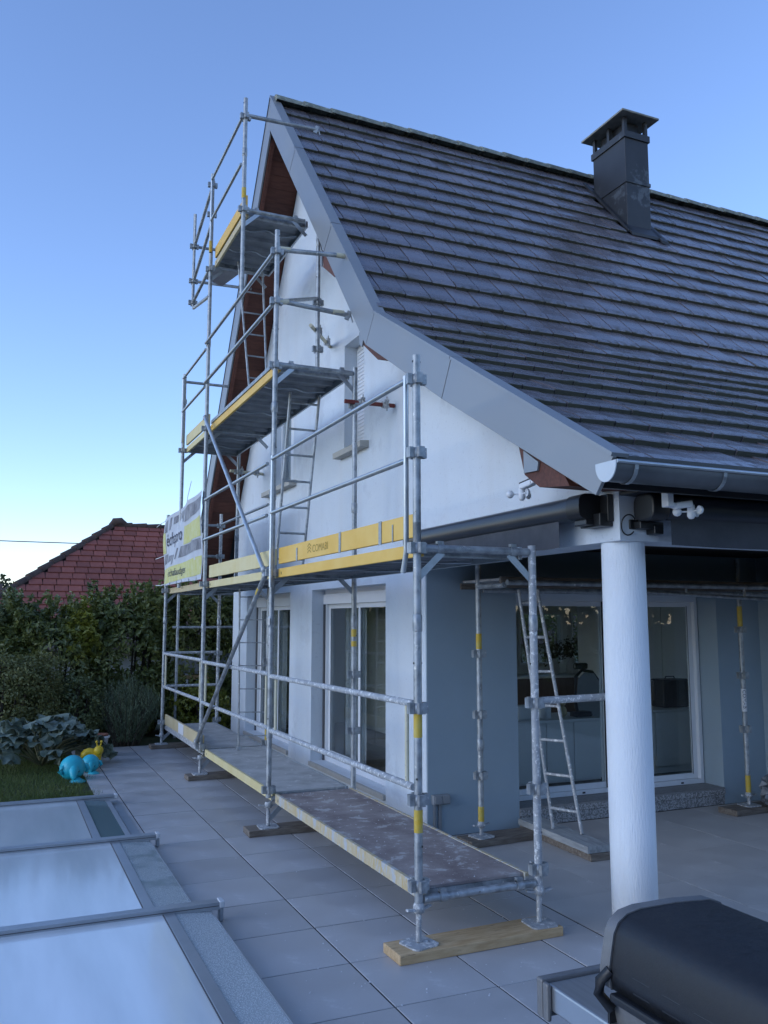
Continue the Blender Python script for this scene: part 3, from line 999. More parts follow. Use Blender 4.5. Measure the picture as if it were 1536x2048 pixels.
for idx, (_, s) in enumerate(scored):
    xc, p, d, nrm, lap = s[:5]
    half = len(s) > 5
    wob = Matrix.Rotation(random.gauss(0, 0.009), 3, 'Z') @ Matrix.Rotation(-lap + random.gauss(0, 0.006), 3, 'X') @ Matrix.Rotation(random.gauss(0, 0.011), 3, 'Y')
    base = Matrix((Vector((1, 0, 0)), d, nrm)).transposed()
    rot = base @ wob
    pos = Vector((xc, p.y, p.z)) + nrm * (-0.014 + random.uniform(-.003, .003)) + d * random.gauss(0, 0.003)
    if idx < 300:
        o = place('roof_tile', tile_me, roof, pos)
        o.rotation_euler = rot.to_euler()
        if half: o.scale = (0.5, 1, 1)
    else:
        vv = (np.array(rot) @ (tv_np * np.array([0.5 if half else 1, 1, 1])).T).T + np.array(pos)
        k0 = len(rest_v)
        rest_v += [tuple(q) for q in vv]
        rest_f += [tuple(i + k0 for i in f) for f in tf]
        rest_l += tlip
        rest_t += [random.uniform(-0.22, 0.22)] * len(tlip)
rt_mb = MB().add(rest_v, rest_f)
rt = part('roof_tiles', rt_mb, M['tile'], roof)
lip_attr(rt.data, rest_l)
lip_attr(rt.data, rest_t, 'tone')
rt['kind'] = 'stuff'

# ridge tiles
rg = MB()
n = 9
for k in range(n):
    a0 = math.pi * k / (n - 1)
    rg.v += [(0, 0.150 * math.cos(a0), 0.125 * math.sin(a0)), (0.42, 0.140 * math.cos(a0), 0.116 * math.sin(a0))]
for k in range(n - 1):
    rg.f.append((2 * k, 2 * k + 1, 2 * k + 3, 2 * k + 2)); rg.sm.append(True)
rg.f.append(tuple(2 * k for k in range(n - 1, -1, -1))); rg.sm.append(False)
rg_me = rg.mesh('ridge_tile')
x = XB + 0.03
while x < XEND - 0.4:
    if not (CHX0 - 0.3 < x < CHX1 - 0.05 and False):
        o = place('ridge_tile', rg_me, roof, (x, YA - 0.03, ZA - 0.118 + random.uniform(-.004, .004)), M['ridge'])
        o.rotation_euler = (0, R(0.6) + random.gauss(0, .004), random.gauss(0, .006))
    x += 0.385

# broken tile lip and lead flashing
fl = MB()
for quad in ([(5.54, 4.47), (6.08, 4.47), (6.08, 4.66), (5.54, 4.66)], [(6.021, 4.42), (6.13, 4.40), (6.12, 5.5), (6.021, 5.5)], [(5.52, 4.52), (5.599, 4.52), (5.599, 5.5), (5.52, 5.5)]):
    fl.add([(a_, b_, roof_z(b_) + 0.012) for a_, b_ in quad] + [(a_, b_, roof_z(b_) - 0.03) for a_, b_ in quad], [(0, 1, 2, 3), (0, 4, 5, 1), (1, 5, 6, 2), (2, 6, 7, 3), (3, 7, 4, 0)])
part('flashing', fl, M['fascia'], roof)

# --- chimney
ch = MB().box(CHX0, CHX1, CHY0, CHY1, 6.9, 8.76)
chim = part('chimney', ch, M['chimney'], house, 0.006)
part('sheet_lap', MB().box(CHX0 - 0.014, CHX1 + 0.014, CHY0 - 0.014, CHY1 + 0.014, 8.02, 8.075), M['chimney'], chim, 0.004)
part('collar', MB().box(CHX0 - 0.022, CHX1 + 0.022, CHY0 - 0.022, CHY1 + 0.022, 8.70, 8.80), M['chimney'], chim, 0.004)
for px, py in ((CHX0, CHY0), (CHX1 - 0.05, CHY0), (CHX0, CHY1 - 0.05), (CHX1 - 0.05, CHY1 - 0.05), (CHX0, (CHY0 + CHY1) / 2 - 0.02)):
    part('cap_leg', MB().box(px, px + 0.05, py, py + 0.05, 8.80, 9.02), M['chimney'], chim)
part('shade_core', MB().box(CHX0 + 0.09, CHX1 - 0.09, CHY0 + 0.09, CHY1 - 0.09, 8.80, 9.0), M['black'], chim)  # black block added so the gaps under the cap look deeply shaded
part('flue', MB().lathe([(0.11, 8.78), (0.11, 8.93), (0.095, 8.93), (0.095, 8.78)], (5.81, 5.05, 0), 18), M['chimney'], chim)
part('cap', MB().box(CHX0 - 0.12, CHX1 + 0.12, CHY0 - 0.12, CHY1 + 0.12, 9.02, 9.05), M['chimney_top'], chim, 0.006)

# --- barge boards, each metal sheet a part of its own
DB = 0.30


def barge(y0, z0, y1, z1, s, cut0=None, cut1=None):
    """sheet strip in the barge plane, from lower point to upper point, square depth DB"""
    def low(y, z, cut):
        if cut is not None: return cut
        return (y + DB * s / perp(s), z - DB / perp(s))
    a, b_ = low(y0, z0, cut0), low(y1, z1, cut1)
    o = part('barge_board', MB().prism_x([(y0, z0), (y1, z1), b_, a], XB - 0.012, XB + 0.012), M['barge'], house, 0.002)
    # folded drip edge along the top
    part('drip_edge', MB().beam((XB + 0.035, y0, z0 + 0.012), (XB + 0.035, y1, z1 + 0.012), 0.115, 0.022, (0, 0, 1)), M['barge'], o)
    return o


lift = 0.0
kz = ZK + lift
mit = (YK + 0.196, kz - 0.233)
# shallow part, two sheets
ym = 0.83
barge(YE - 0.01, ZE + lift - 0.005, ym - 0.004, ZK + SH * (ym - 0.004 - YK) + lift, SH, cut0=(YE + 0.145, ZE + lift - 0.19))
barge(ym + 0.004, ZK + SH * (ym + 0.004 - YK) + lift, YK - 0.003, kz, SH, cut1=(mit[0] - 0.004, mit[1]))
for y0, y1, c0 in ((YK + 0.003, 3.36, (mit[0] + 0.004, mit[1])), (3.368, 4.62, None), (4.628, YA, None)):
    apex = y1 == YA
    barge(y0, ZK + ST * (y0 - YK) + lift, y1, ZK + ST * (y1 - YK) + lift, ST, cut0=c0, cut1=(YA, ZA + lift - DB * perp(ST)) if apex else None)
zt = ZA + lift
for y0, y1 in ((YA, 7.2), (7.208, 8.5), (8.508, YF)):
    a = (y0, zt - SL * (y0 - YA)); b_ = (y1, zt - SL * (y1 - YA))
    def lw(p): return (p[0] - DB * SL / perp(SL), p[1] - DB / perp(SL))
    la = (YA, ZA + lift - DB * perp(SL)) if y0 == YA else lw(a)
    o = part('barge_board', MB().prism_x([a, b_, lw(b_), la], XB - 0.0125, XB + 0.0115), M['barge'], house, 0.002)
    part('drip_edge', MB().beam((XB + 0.03, a[0], a[1] + 0.012), (XB + 0.03, b_[0], b_[1] + 0.012), 0.10, 0.022), M['black'], o)

# --- red-brown soffit boards between barge and wall
sof = part('soffit', MB().box(XB + 0.02, XB + 0.06, YA - 0.05, YA + 0.05, ZA - 0.40, ZA - 0.30), M['soffit'], house)


def soffit_run(y0, y1, fz, s):
    L_ = abs(y1 - y0) * perp(s)
    n_ = max(1, int(L_ / 0.17))
    for k in range(n_):
        a = y0 + (y1 - y0) * k / n_
        b_ = y0 + (y1 - y0) * (k + 1) / n_
        e = (b_ - a) * 0.02
        mb = MB().prism_x([(a + e, fz(a + e) - 0.016), (b_ - e, fz(b_ - e) - 0.016), (b_ - e, fz(b_ - e)), (a + e, fz(a + e))], XB + 0.014, XW - 0.002)
        part('soffit_board', mb, M['soffit'], sof)


fzl = lambda y: ZA - SL * (y - YA) - 0.245 * perp(SL)
fzs = lambda y: ZK + ST * (y - YK) - 0.245 * perp(ST)
fzk = lambda y: ZK + SH * (y - YK) - 0.245 * perp(SH)
soffit_run(YA + 0.02, YF - 0.05, fzl, SL)
soffit_run(YK + 0.12, YA - 0.02, fzs, ST)
soffit_run(YE + 0.34, YK + 0.10, fzk, SH)
part('rafter', MB().prism_x([(YA + 0.05, fzl(YA + 0.05) - 0.14), (YF - 0.1, fzl(YF - 0.1) - 0.14), (YF - 0.1, fzl(YF - 0.1) - 0.017), (YA + 0.05, fzl(YA + 0.05) - 0.017)], XB + 0.02, XB + 0.07), M['soffit'], sof)

# --- purlin ends poking out under the barge, with grey flashing
for pp_, fl_ in (([(0.02, 2.95), (-0.045, 2.749), (-0.206, 2.648), (-0.506, 2.614), (-0.45, 2.70)], [(-0.06, 2.90), (-0.06, 2.757), (-0.205, 2.75), (-0.22, 2.80)]),
                 ([(2.66, 4.55), (2.611, 4.384), (2.262, 4.142), (1.963, 4.057), (2.0, 4.2)], [(2.67, 4.52), (2.66, 4.40), (2.60, 4.36), (2.55, 4.45)]),
                 ([(3.74, 5.76), (3.725, 5.569), (3.376, 5.326), (3.38, 5.5)], [(3.79, 5.84), (3.78, 5.62), (3.73, 5.575), (3.72, 5.74)])):
    pp = part('purlin', MB().prism_x(pp_, XB + 0.03, XW - 0.003), M['soffit'], house)
    part('purlin_flashing', MB().prism_x(fl_, XB + 0.014, XB + 0.028), M['barge'], pp)

# --- gutter, brackets, end cap, fascia
GY, GZ, GR = -0.915, 2.668, 0.083
gu = MB()
n = 18
for ring, (rr) in enumerate((GR, GR - 0.004)):
    for xx in (XB - 0.03, XEND):
        for k in range(n + 1):
            a = math.pi + math.pi * k / n
            gu.v.append((xx, GY + rr * math.cos(a), GZ + rr * math.sin(a) * 1.12))
m_ = n + 1
for ring in range(2):
    b0 = ring * 2 * m_
    for k in range(n):
        q = (b0 + k, b0 + k + 1, b0 + m_ + k + 1, b0 + m_ + k)
        gu.f.append(q if ring == 0 else q[::-1]); gu.sm.append(True)
gut = part('gutter', gu, M['zinc'], house)
part('gutter_bead', MB().tube((XB - 0.03, GY - GR - 0.004, GZ + 0.004), (XEND, GY - GR - 0.004, GZ + 0.004), 0.0105, 10), M['galv_new'], gut)
ec = MB()
pts = [(GY + (GR + .002) * math.cos(math.pi + math.pi * k / n), GZ + (GR + .002) * math.sin(math.pi + math.pi * k / n) * 1.12) for k in range(n + 1)]
ec.prism_x([(GY - GR - 0.002, GZ + 0.012)] + pts + [(GY + GR + 0.002, GZ + 0.012)], XB - 0.036, XB - 0.029)
part('gutter_end_cap', ec, M['zinc_light'], gut)
for k in range(14):
    xx = XB + 0.10 + 0.62 * k
    bp_ = [(xx, GY + (GR + .005) * math.cos(math.pi + math.pi * q / 10), GZ + (GR + .005) * 1.12 * math.sin(math.pi + math.pi * q / 10)) for q in range(11)]
    br = MB()
    for q0, q1 in zip(bp_[:-1], bp_[1:]): br.beam(q0, q1, 0.024, 0.004, (0, q0[1] - GY + 1e-4, q0[2] - GZ))
    br.beam((xx, GY - GR, GZ + 0.006), (xx, GY - GR + 0.04, GZ + 0.022), 0.024, 0.004)
    part('gutter_bracket', br, M['galv'], gut)
part('fascia', MB().box(XB + 0.02, XEND, -0.80, -0.775, 2.562, 2.64), M['fascia'], house)
part('eave_soffit', MB().box(XW + 0.004, XEND, -0.774, -0.353, 2.605, 2.622), M['fascia'], house)
part('eave_comb', MB().box(XB + 0.04, XEND, YE + 0.005, YE + 0.02, ZE - 0.02, ZE + 0.012), M['black'], gut)

# ================================================================== SCAFFOLD
TR = 0.0242
scaf = thing('scaffold', (0, 0, 0.055), 'tall galvanised tube scaffold with yellow toe boards along the gable wall', 'scaffold')

# coupler: sleeve with four wedge pockets
cp = MB()
cp.lathe([(TR + .001, -.028), (0.033, -.028), (0.033, .028), (TR + .001, .028)], (0, 0, 0), 12)
for ax, ay in ((1, 0), (-1, 0), (0, 1), (0, -1)):
    a, b_ = (0.031, 0.060)
    if ax: cp.box(ax * a, ax * b_, -0.020, 0.020, -0.031, 0.031)
    else: cp.box(-0.020, 0.020, ay * a, ay * b_, -0.031, 0.031)
cp_me = cp.mesh('coupler')
# joint sleeve
sl_ = MB().lathe([(TR, -.05), (0.0285, -.045), (0.0285, .045), (TR, .05)], (0, 0, 0), 12)
sl_.box(0.022, 0.036, -0.012, 0.012, -0.03, 0.03)
sl_me = sl_.mesh('joint_sleeve')
hole_me = MB().box(-0.027, 0.027, -0.0055, 0.0055, -0.0055, 0.0055).mesh('pin_hole')


def post(parent, x, y, z0, z1, couplers=(), sleeves=(), holes=(), bands=(), dirty=False, rot=0.0):
    mb = MB().path([(x, y, z0), (x, y, (z0 + z1) / 2), (x, y, z1)], TR, 14)
    o = part('post', mb, M['galv_dirty'] if dirty else M['galv'], parent)
    for z in couplers:
        c = place('coupler', cp_me, o, (x, y, z), M['galv'])
        c.rotation_euler = (0, 0, rot + random.gauss(0, .06))
    for z in sleeves:
        c = place('joint_sleeve', sl_me, o, (x, y, z), M['galv'])
        c.rotation_euler = (0, 0, random.uniform(0, 6))
    for z in holes:
        h = place('pin_hole', hole_me, o, (x, y, z), M['black'])
        h.rotation_euler = (0, 0, random.uniform(-1, 1))
    for za, zb in bands:
        part('paint_band', MB().tube((x, y, za), (x, y, zb), TR + 0.0012, 14, caps=False), M['yellow_band'], o)
    return o


def base_jack(parent, x, y, z0, z1):
    mb = MB()
    pts, rs = [], []
    z = z0 + 0.012
    while z < z1 - 0.01:
        pts += [(x, y, z), (x, y, z + 0.006)]
        rs += [0.0145, 0.0185]
        z += 0.012
    mb.path(pts, 0.017, 10, True, rs)
    o = part('base_jack', mb, M['galv_dirty'], parent)
    a = random.uniform(-0.25, 0.25)
    h = 0.078
    q = []
    for k in range(4):
        t_ = a + math.pi / 4 + k * math.pi / 2
        for dt in (-0.13, 0.13): q.append((x + h * 1.41 * math.cos(t_ + dt), y + h * 1.41 * math.sin(t_ + dt)))
    part('base_plate', MB().prism_z(q, z0, z0 + 0.009), M['galv_dirty'], o)
    nut = MB().lathe([(0.0, z1 - 0.02), (0.034, z1 - 0.02), (0.034, z1 + 0.012), (0.026, z1 + 0.03)], (x, y, 0), 8)
    for s_ in (1, -1):
        nut.beam((x + s_ * 0.03 * math.cos(a), y + s_ * 0.03 * math.sin(a), z1 - 0.006), (x + s_ * 0.085 * math.cos(a), y + s_ * 0.085 * math.sin(a), z1 + 0.004), 0.022, 0.012)
    part('jack_nut', nut, M['galv_dirty'], o)
    return o


def rail(parent, pts, r=0.0175, m='galv', name='guard_rail', n=10):
    return part(name, MB().path(pts, r, n), M[m], parent)


def deck(parent, y0, y1, z, x0=0.045, x1=0.765, side='yellow', top='deck_under', solid=False, ribs=True):
    """platform whose top is at z; side channels, transverse ribs, hooks"""
    h = 0.075
    sh = part('deck', MB().box(x0 + 0.028, x1 - 0.028, y0 + 0.02, y1 - 0.02, z - 0.016, z), M[top], parent)
    for xx, mm in ((x0, side), (x1 - 0.028, 'galv_new' if side != 'yellow_worn' else 'yellow_worn')):
        part('deck_channel', MB().box(xx, xx + 0.026, y0, y1, z - h, z + 0.004), M[mm], sh, 0.003)
    if ribs:
        n_ = int((y1 - y0) / 0.24)
        for k in range(n_):
            yy = y0 + (k + 0.5) * (y1 - y0) / n_
            part('deck_rib', MB().prism_x([(yy - 0.04, z - 0.017), (yy - 0.02, z - 0.048), (yy + 0.02, z - 0.048), (yy + 0.04, z - 0.017)], x0 + 0.03, x1 - 0.03), M['deck_under'], sh)
        for yy in (y0 + (y1 - y0) * 0.22, y0 + (y1 - y0) * 0.62):
            pts = [(x0 + 0.04 + (x1 - x0 - 0.08) * k / 12, yy + 0.05 * math.sin(k * 0.9), z - 0.062) for k in range(13)]
            part('deck_wire', MB().path(pts, 0.007, 6), M['galv_new'], sh)
    for yy in (y0 + 0.012, y1 - 0.05):
        part('deck_hook', MB().box(x0 + 0.03, x1 - 0.03, yy, yy + 0.038, z - h, z - 0.018), M['galv'], sh)
    for yy in (y0 + 0.09, y1 - 0.09):
        part('deck_slot', MB().box(x0 - 0.0015, x0 - 0.0003, yy - 0.006, yy + 0.006, z - 0.05, z - 0.028), M['black'], sh)
    return sh


def transom(parent, y, z, x0=0.0, x1=0.80, gusset=True, r=0.0235):
    o = part('transom', MB().path([(x0 + 0.03, y, z), (x1 - 0.03, y, z)], r, 12), M['galv'], parent)
    for xx in (x0 + 0.13, x1 - 0.16):
        part('clip', MB().tube((xx, y, z), (xx + 0.045, y, z), r + 0.006, 12).box(xx, xx + 0.04, y - 0.014, y + 0.014, z + 0.02, z + 0.045), M['galv'], o)
    if gusset:
        for xa, xb in ((x0 + 0.012, x0 + 0.17), (x1 - 0.012, x1 - 0.17)):
            part('gusset', MB().beam((xa, y, z - 0.17), (xb, y, z - 0.02), 0.006, 0.042, (0, 0, 1)), M['galv_new'], o)
    return o


Y1, Y2, Y3, Y4, YQ, YR = 0.0, 2.98, 5.80, 8.45, 7.45, 4.30
XI = 0.80
D1, D2, D3, D4 = 0.335, 2.30, 4.24, 6.36


def zc(a, b_, st=0.5):
    out = []
    z = a
    while z < b_:
        out.append(z)
        z += st
    return out


# outer standards
post(scaf, 0, Y1, 0.25, 2.42, couplers=(0.37, 0.835, 1.345, 2.27), sleeves=(1.83,), holes=(0.58, 1.60, 0.95), bands=((0.655, 0.78), (1.18, 1.315)), rot=0.1)
post(scaf, 0, Y1, 2.30, 3.44, couplers=(2.84, 3.29), holes=(3.40,), bands=())
post(scaf, 0, Y2, 0.30, 2.95, couplers=(0.37, 2.27), sleeves=(0.86, 1.83), holes=(0.98, 1.62))
post(scaf, 0, Y2, 2.95, 5.52, couplers=(4.20, 5.31, 4.82), sleeves=(2.98, 3.8), holes=(5.46, 3.42, 4.55), bands=())
post(scaf, 0, Y3, 0.30, 3.3, couplers=(0.37, 2.27), sleeves=(1.75,), holes=(1.3,))
post(scaf, 0.0, Y3 + 0.13, 2.9, 7.55, couplers=(4.20, 7.0, 7.4, 6.27), sleeves=(3.3, 5.3), holes=(6.6, 5.9, 7.5))
post(scaf, 0, Y4, 0.16, 3.40, couplers=(0.37, 2.27), sleeves=(1.83,), holes=(3.34, 0.7))
post(scaf, 0, YQ, 2.28, 5.30, couplers=(4.20,), sleeves=(4.9,), holes=(5.25, 3.0))
post(scaf, 0, YR, 5.36, 7.64, couplers=(7.42, 6.33), sleeves=(7.0, ), holes=(5.8, 6.1, 7.58), bands=((6.46, 6.58),))
# inner standards
post(scaf, XI, Y1, 0.25, 2.31, couplers=(0.37, 0.835, 1.345), sleeves=(1.83,), holes=(0.58, 1.58), dirty=True)
post(scaf, XI, Y2, 0.20, 4.27, couplers=(0.835, 1.345, 3.9), sleeves=(1.83, 2.9), holes=(1.7, 3.5), bands=((1.69, 1.76), (1.60, 1.65)))
post(scaf, XI, Y3, 0.20, 2.31, couplers=(0.37, 1.345), sleeves=(1.83,), bands=((0.40, 0.56),))
post(scaf, XI, Y4, 0.16, 3.45, couplers=(0.37, 1.345, 3.27, 2.8), sleeves=(1.8,), dirty=True)
post(scaf, XI, YQ, 2.28, 4.27, couplers=(3.95,), sleeves=(3.0,))
post(scaf, XI, YR - 0.22, 4.25, 6.30, couplers=(5.31, 4.78), sleeves=(6.0,), holes=(5.6,))
# jacks
for (x, y, z1) in ((0, Y1, 0.245), (XI, Y1, 0.245), (0, Y2, 0.24), (XI, Y2, 0.2), (0, Y3, 0.24), (XI, Y3, 0.2), (0, Y4, 0.18), (XI, Y4, 0.18)):
    base_jack(scaf, x, y, 0.055, z1)
# decks
deck(scaf, Y1 + 0.05, Y2 - 0.05, D1, side='yellow_worn', top='ply_brown', ribs=False)
deck(scaf, Y2 + 0.03, Y3 - 0.03, D1, side='yellow_pale', top='ply_grey', ribs=False)
deck(scaf, Y3 + 0.03, Y4 - 0.03, D1, side='galv_dirty', top='ply_grey', ribs=False)
deck(scaf, Y1 + 0.05, Y2 - 0.05, D2)
deck(scaf, Y2 + 0.03, Y3 - 0.03, D2, side='yellow_pale')
deck(scaf, Y3 + 0.03, Y4 - 0.03, D2, side='tan_board')
deck(scaf, Y2 + 0.05, Y3 + 0.09, D3, side='yellow')
deck(scaf, Y3 + 0.17, YQ - 0.03, D3, side='yellow_pale')
deck(scaf, YR + 0.05, Y3 + 0.09, D4, side='tan_board')
# flap and extension beyond the top deck
part('hatch_flap', MB().prism_z([(0.05, Y3 + 0.16), (0.42, Y3 + 0.20), (0.30, Y3 + 0.78), (0.05, Y3 + 0.62)], D4 - 0.03, D4 - 0.016), M['galv_new'], scaf)
# transoms
for y in (Y1, Y2, Y3, Y4):
    transom(scaf, y, D1 - 0.045, gusset=(y != Y1))
    transom(scaf, y, D2 - 0.03)
transom(scaf, Y2 - 0.005, D3 - 0.03)
transom(scaf, Y3 + 0.13, D3 - 0.05)
transom(scaf, YQ, D3 - 0.03)
transom(scaf, YR, D4 - 0.03, x1=0.74)
transom(scaf, Y3 + 0.13, D4 - 0.05, x1=0.74)
# toe boards
tb = part('toe_board', MB().box(0.036, 0.062, Y1 + 0.09, Y2 - 0.08, 2.345, 2.488), M['yellow'], scaf, 0.002)
for yy, w_ in ((0.62, 0.045), (0.42, 0.014), (1.36, 0.04), (2.37, 0.03)):
    part('steel_strap', MB().box(0.031, 0.0345, yy - w_ / 2, yy + w_ / 2, 2.335, 2.492 if w_ > .03 else 2.45), M['galv'], tb)
part('toe_board', MB().box(0.036, 0.062, Y2 + 0.06, Y3 - 0.06, 2.345, 2.49), M['yellow_pale'], scaf, 0.002)
part('toe_board', MB().box(0.036, 0.062, Y2 + 0.10, Y3 + 0.05, D3 + 0.01, D3 + 0.05), M['galv'], scaf, 0.002)
part('toe_board', MB().box(0.036, 0.062, Y3 + 0.2, YQ - 0.04, D3 + 0.03, D3 + 0.17), M['yellow_pale'], scaf, 0.002)
part('toe_board', MB().box(0.036, 0.062, YR + 0.06, Y3 + 0.05, D4 + 0.035, D4 + 0.175), M['yellow'], scaf, 0.002)
tb3 = part('toe_board', MB().box(0.030, 0.056, Y3 + 0.06, Y4 - 0.06, D1 + 0.005, D1 + 0.15), M['tan_board'], scaf, 0.002)
part('white_label', MB().box(0.0275, 0.0292, 7.0, 7.35, D1 + 0.01, D1 + 0.145), M['white_label'], tb3)


# guard frames: two rails joined by end tubes
def guard_frame(y0, y1, za, zb, x=-0.03, drop=None, m='galv_new', r=0.0175):
    o = rail(scaf, [(x, y0, za), (x, y1, za)], r, m)
    part('frame_tube', MB().path([(x, y0, zb), (x, y1, zb)], r, 10), M[m], o)
    if drop is not None:
        for yy in (y0, y1):
            pts = [(x, yy, za + 0.03), (x, yy, drop + 0.10), (x, yy + (0.0 if yy == y0 else 0), drop)]
            if yy == y0 and drop < 2.2: pts = [(x, yy, za + 0.03), (x, yy, 2.25), (x - 0.0, yy + 0.045, 2.13)]
            part('frame_tube', MB().path(pts, 0.0165, 10), M[m], o)
    return o


guard_frame(Y1 + 0.085, Y2 - 0.06, 3.30, 2.805, drop=2.14)
guard_frame(Y2 + 0.10, Y3 - 0.05, 3.285, 2.80)
guard_frame(Y2 + 0.03, Y3 + 0.15, 5.30, 4.79, r=0.02)
guard_frame(Y3 + 0.15, YQ - 0.03, 5.22, 4.74)
guard_frame(YR + 0.03, Y3 + 0.02, 7.42, 6.87)
part('frame_tube', MB().path([(-0.03, Y3 + 0.03, 7.45), (-0.03, Y3 + 0.03, 6.45)], 0.0165, 10), M['galv_new'], scaf)
part('paint_band', MB().path([(-0.03, Y3 + 0.03, 6.45), (-0.03, Y3 + 0.03, 6.60)], 0.018, 10), M['yellow_band'], scaf)
part('frame_tube', MB().path([(-0.03, YQ - 0.06, 5.24), (-0.03, YQ - 0.06, 4.3)], 0.0165, 10), M['galv_new'], scaf)
# ground-level guard rails, crusted with plaster, with chipped yellow end tubes
for ya, yb in ((Y1 + 0.06, Y2 - 0.04), (Y2 + 0.04, Y3 - 0.04), (Y3 + 0.04, Y4 - 0.03)):
    o = rail(scaf, [(0.0, ya, 1.365), (0.0, yb, 1.350)], 0.021, 'galv_dirty')
    part('frame_tube', MB().path([(0.0, ya, 0.893), (0.0, yb, 0.878)], 0.021, 10), M['galv_dirty'], o)
    for yy in (ya + 0.10, yb - 0.12):
        part('spacer', MB().path([(0.006, yy, 0.90), (0.006, yy, 1.35)], 0.0135, 8), M['cream_paint'], o)
# side tubes towards the wall
rail(scaf, [(0.02, Y2, 5.33), (0.73, Y2 + 0.02, 5.40)], 0.0235, 'galv', 'side_rail')
rail(scaf, [(0.02, Y2, 4.83), (0.72, Y2, 4.79)], 0.0235, 'galv', 'side_rail')
rail(scaf, [(0.02, YR, 7.44), (0.83, YR, 7.47)], 0.0235, 'galv', 'side_rail')
for x, y, z in ((0.73, Y2 + 0.02, 5.40), (0.72, Y2, 4.79), (0.83, YR, 7.47)):
    part('wedge_clamp', MB().beam((x - 0.012, y, z - 0.045), (x + 0.02, y - 0.01, z + 0.035), 0.03, 0.045).beam((x + 0.02, y - 0.01, z + 0.03), (x + 0.045, y - 0.02, z - 0.07), 0.010, 0.012), M['galv'], scaf)
for (xa, xb, z, y) in ((0.02, 0.13, 5.345, Y2 + 0.003), (0.60, 0.70, 5.388, Y2 + 0.017), (0.02, 0.12, 4.825, Y2), (0.56, 0.68, 4.80, Y2)):
    part('paint_band', MB().tube((xa, y, z - (0.004 if xa < .3 else 0)), (xb, y, z + 0.004), 0.0252, 12, caps=False), M['cream_paint'], scaf)
rail(scaf, [(XI + 0.05, Y1, 1.355), (XI + 0.62, Y1 + 0.01, 1.36)], 0.0235, 'galv_dirty', 'side_rail')
rail(scaf, [(0.02, Y4, 1.36), (0.78, Y4, 1.36)], 0.02, 'galv_dirty', 'side_rail')
rail(scaf, [(0.02, Y4, 0.88), (0.78, Y4, 0.88)], 0.02, 'galv_dirty', 'side_rail')
rail(scaf, [(0.02, Y4, 3.27), (0.78, Y4, 3.27)], 0.02, 'galv', 'side_rail')
rail(scaf, [(0.02, Y4, 2.80), (0.78, Y4, 2.80)], 0.02, 'galv', 'side_rail')
rail(scaf, [(0.02, YQ, 5.19), (0.62, YQ, 5.19)], 0.02, 'galv', 'side_rail')
rail(scaf, [(XI, Y3 + 0.1, 3.29), (XI, Y4, 3.29)], 0.019, 'galv', 'guard_rail')
rail(scaf, [(0.04, Y2 + 0.1, D3 + 0.62), (XI - 0.03, YR - 0.26, 5.34)], 0.02, 'galv', 'inner_brace')
# diagonal braces on the outer face
for p0, p1, m in (((-0.05, Y3 - 0.02, 4.30), (-0.05, Y2 + 0.10, 2.30), 'galv_new'), ((-0.05, Y2 + 0.06, 2.24), (-0.05, Y3 + 0.02, 0.42), 'galv')):
    o = rail(scaf, [p0, p1], 0.0215, m, 'diagonal_brace', 12)
    for q in (p0, p1): part('brace_end', MB().ball(q, 0.03, 0.03, 0.04, 8, 6), M['galv'], o)
part('paint_band', MB().tube((-0.05, Y2 + 0.30, 2.085), (-0.05, Y2 + 0.22, 2.137), 0.0228, 12), M['yellow_band'], scaf)
# end frame hung out beyond the top deck
ef = rail(scaf, [(-0.02, 6.93, 7.45), (-0.02, 6.93, 6.16), (-0.02, 6.86, 6.07), (0.0, Y3 + 0.18, 5.93)], 0.022, 'galv', 'end_frame', 12)
for z in (6.98, 6.48, 6.17):
    place('coupler', cp_me, ef, (-0.02, 6.93, z), M['galv'])
for z0_, z1_ in ((6.98, 7.05), (6.48, 6.55), (6.17, 6.24)):
    part('frame_tube', MB().path([(-0.02, 6.90, z0_), (0.0, Y3 + 0.16, z1_ + 0.32 if z0_ > 6.3 else z1_ + 0.06)], 0.021, 10), M['galv'], ef)
for z in (6.98, 6.48):
    part('frame_tube', MB().path([(0.0, 6.93, z), (0.80, 6.93, z + 0.02)], 0.021, 10), M['galv'], ef)


# wall ties: short tubes with clamps from inner standards to the wall
def wall_tie(x0, y0, z0, x1, y1, z1, red=False):
    o = rail(scaf, [(x0 - 0.12, y0 - (y1 - y0) * .2, z0), (x1, y1, z1)], 0.021, 'red' if red else 'cream_paint', 'wall_tie', 10)
    for t_ in (0.12, 0.75):
        p = (x0 + (x1 - x0) * t_, y0 + (y1 - y0) * t_, z0 + (z1 - z0) * t_)
        mb = MB().tube((p[0] - 0.03, p[1], p[2]), (p[0] + 0.03, p[1], p[2]), 0.034, 10)
        mb.tube((p[0], p[1] - 0.05, p[2] - 0.07), (p[0], p[1] - 0.05, p[2] + 0.07), 0.008, 6)
        mb.box(p[0] - 0.02, p[0] + 0.02, p[1] - 0.06, p[1] - 0.035, p[2] + 0.02, p[2] + 0.04)
        mb.box(p[0] - 0.02, p[0] + 0.02, p[1] - 0.06, p[1] - 0.035, p[2] - 0.04, p[2] - 0.02)
        part('tie_clamp', mb, M['galv_dirty'], o)


wall_tie(XI, Y2 - 0.04, 3.92, XW - 0.01, Y2 - 0.06, 3.92, True)
wall_tie(XI, YR - 0.20, 5.0, XW - 0.01, YR + 0.45, 5.06)
wall_tie(XI, YQ + 0.02, 3.96, XW - 0.01, YQ + 0.1, 3.96)


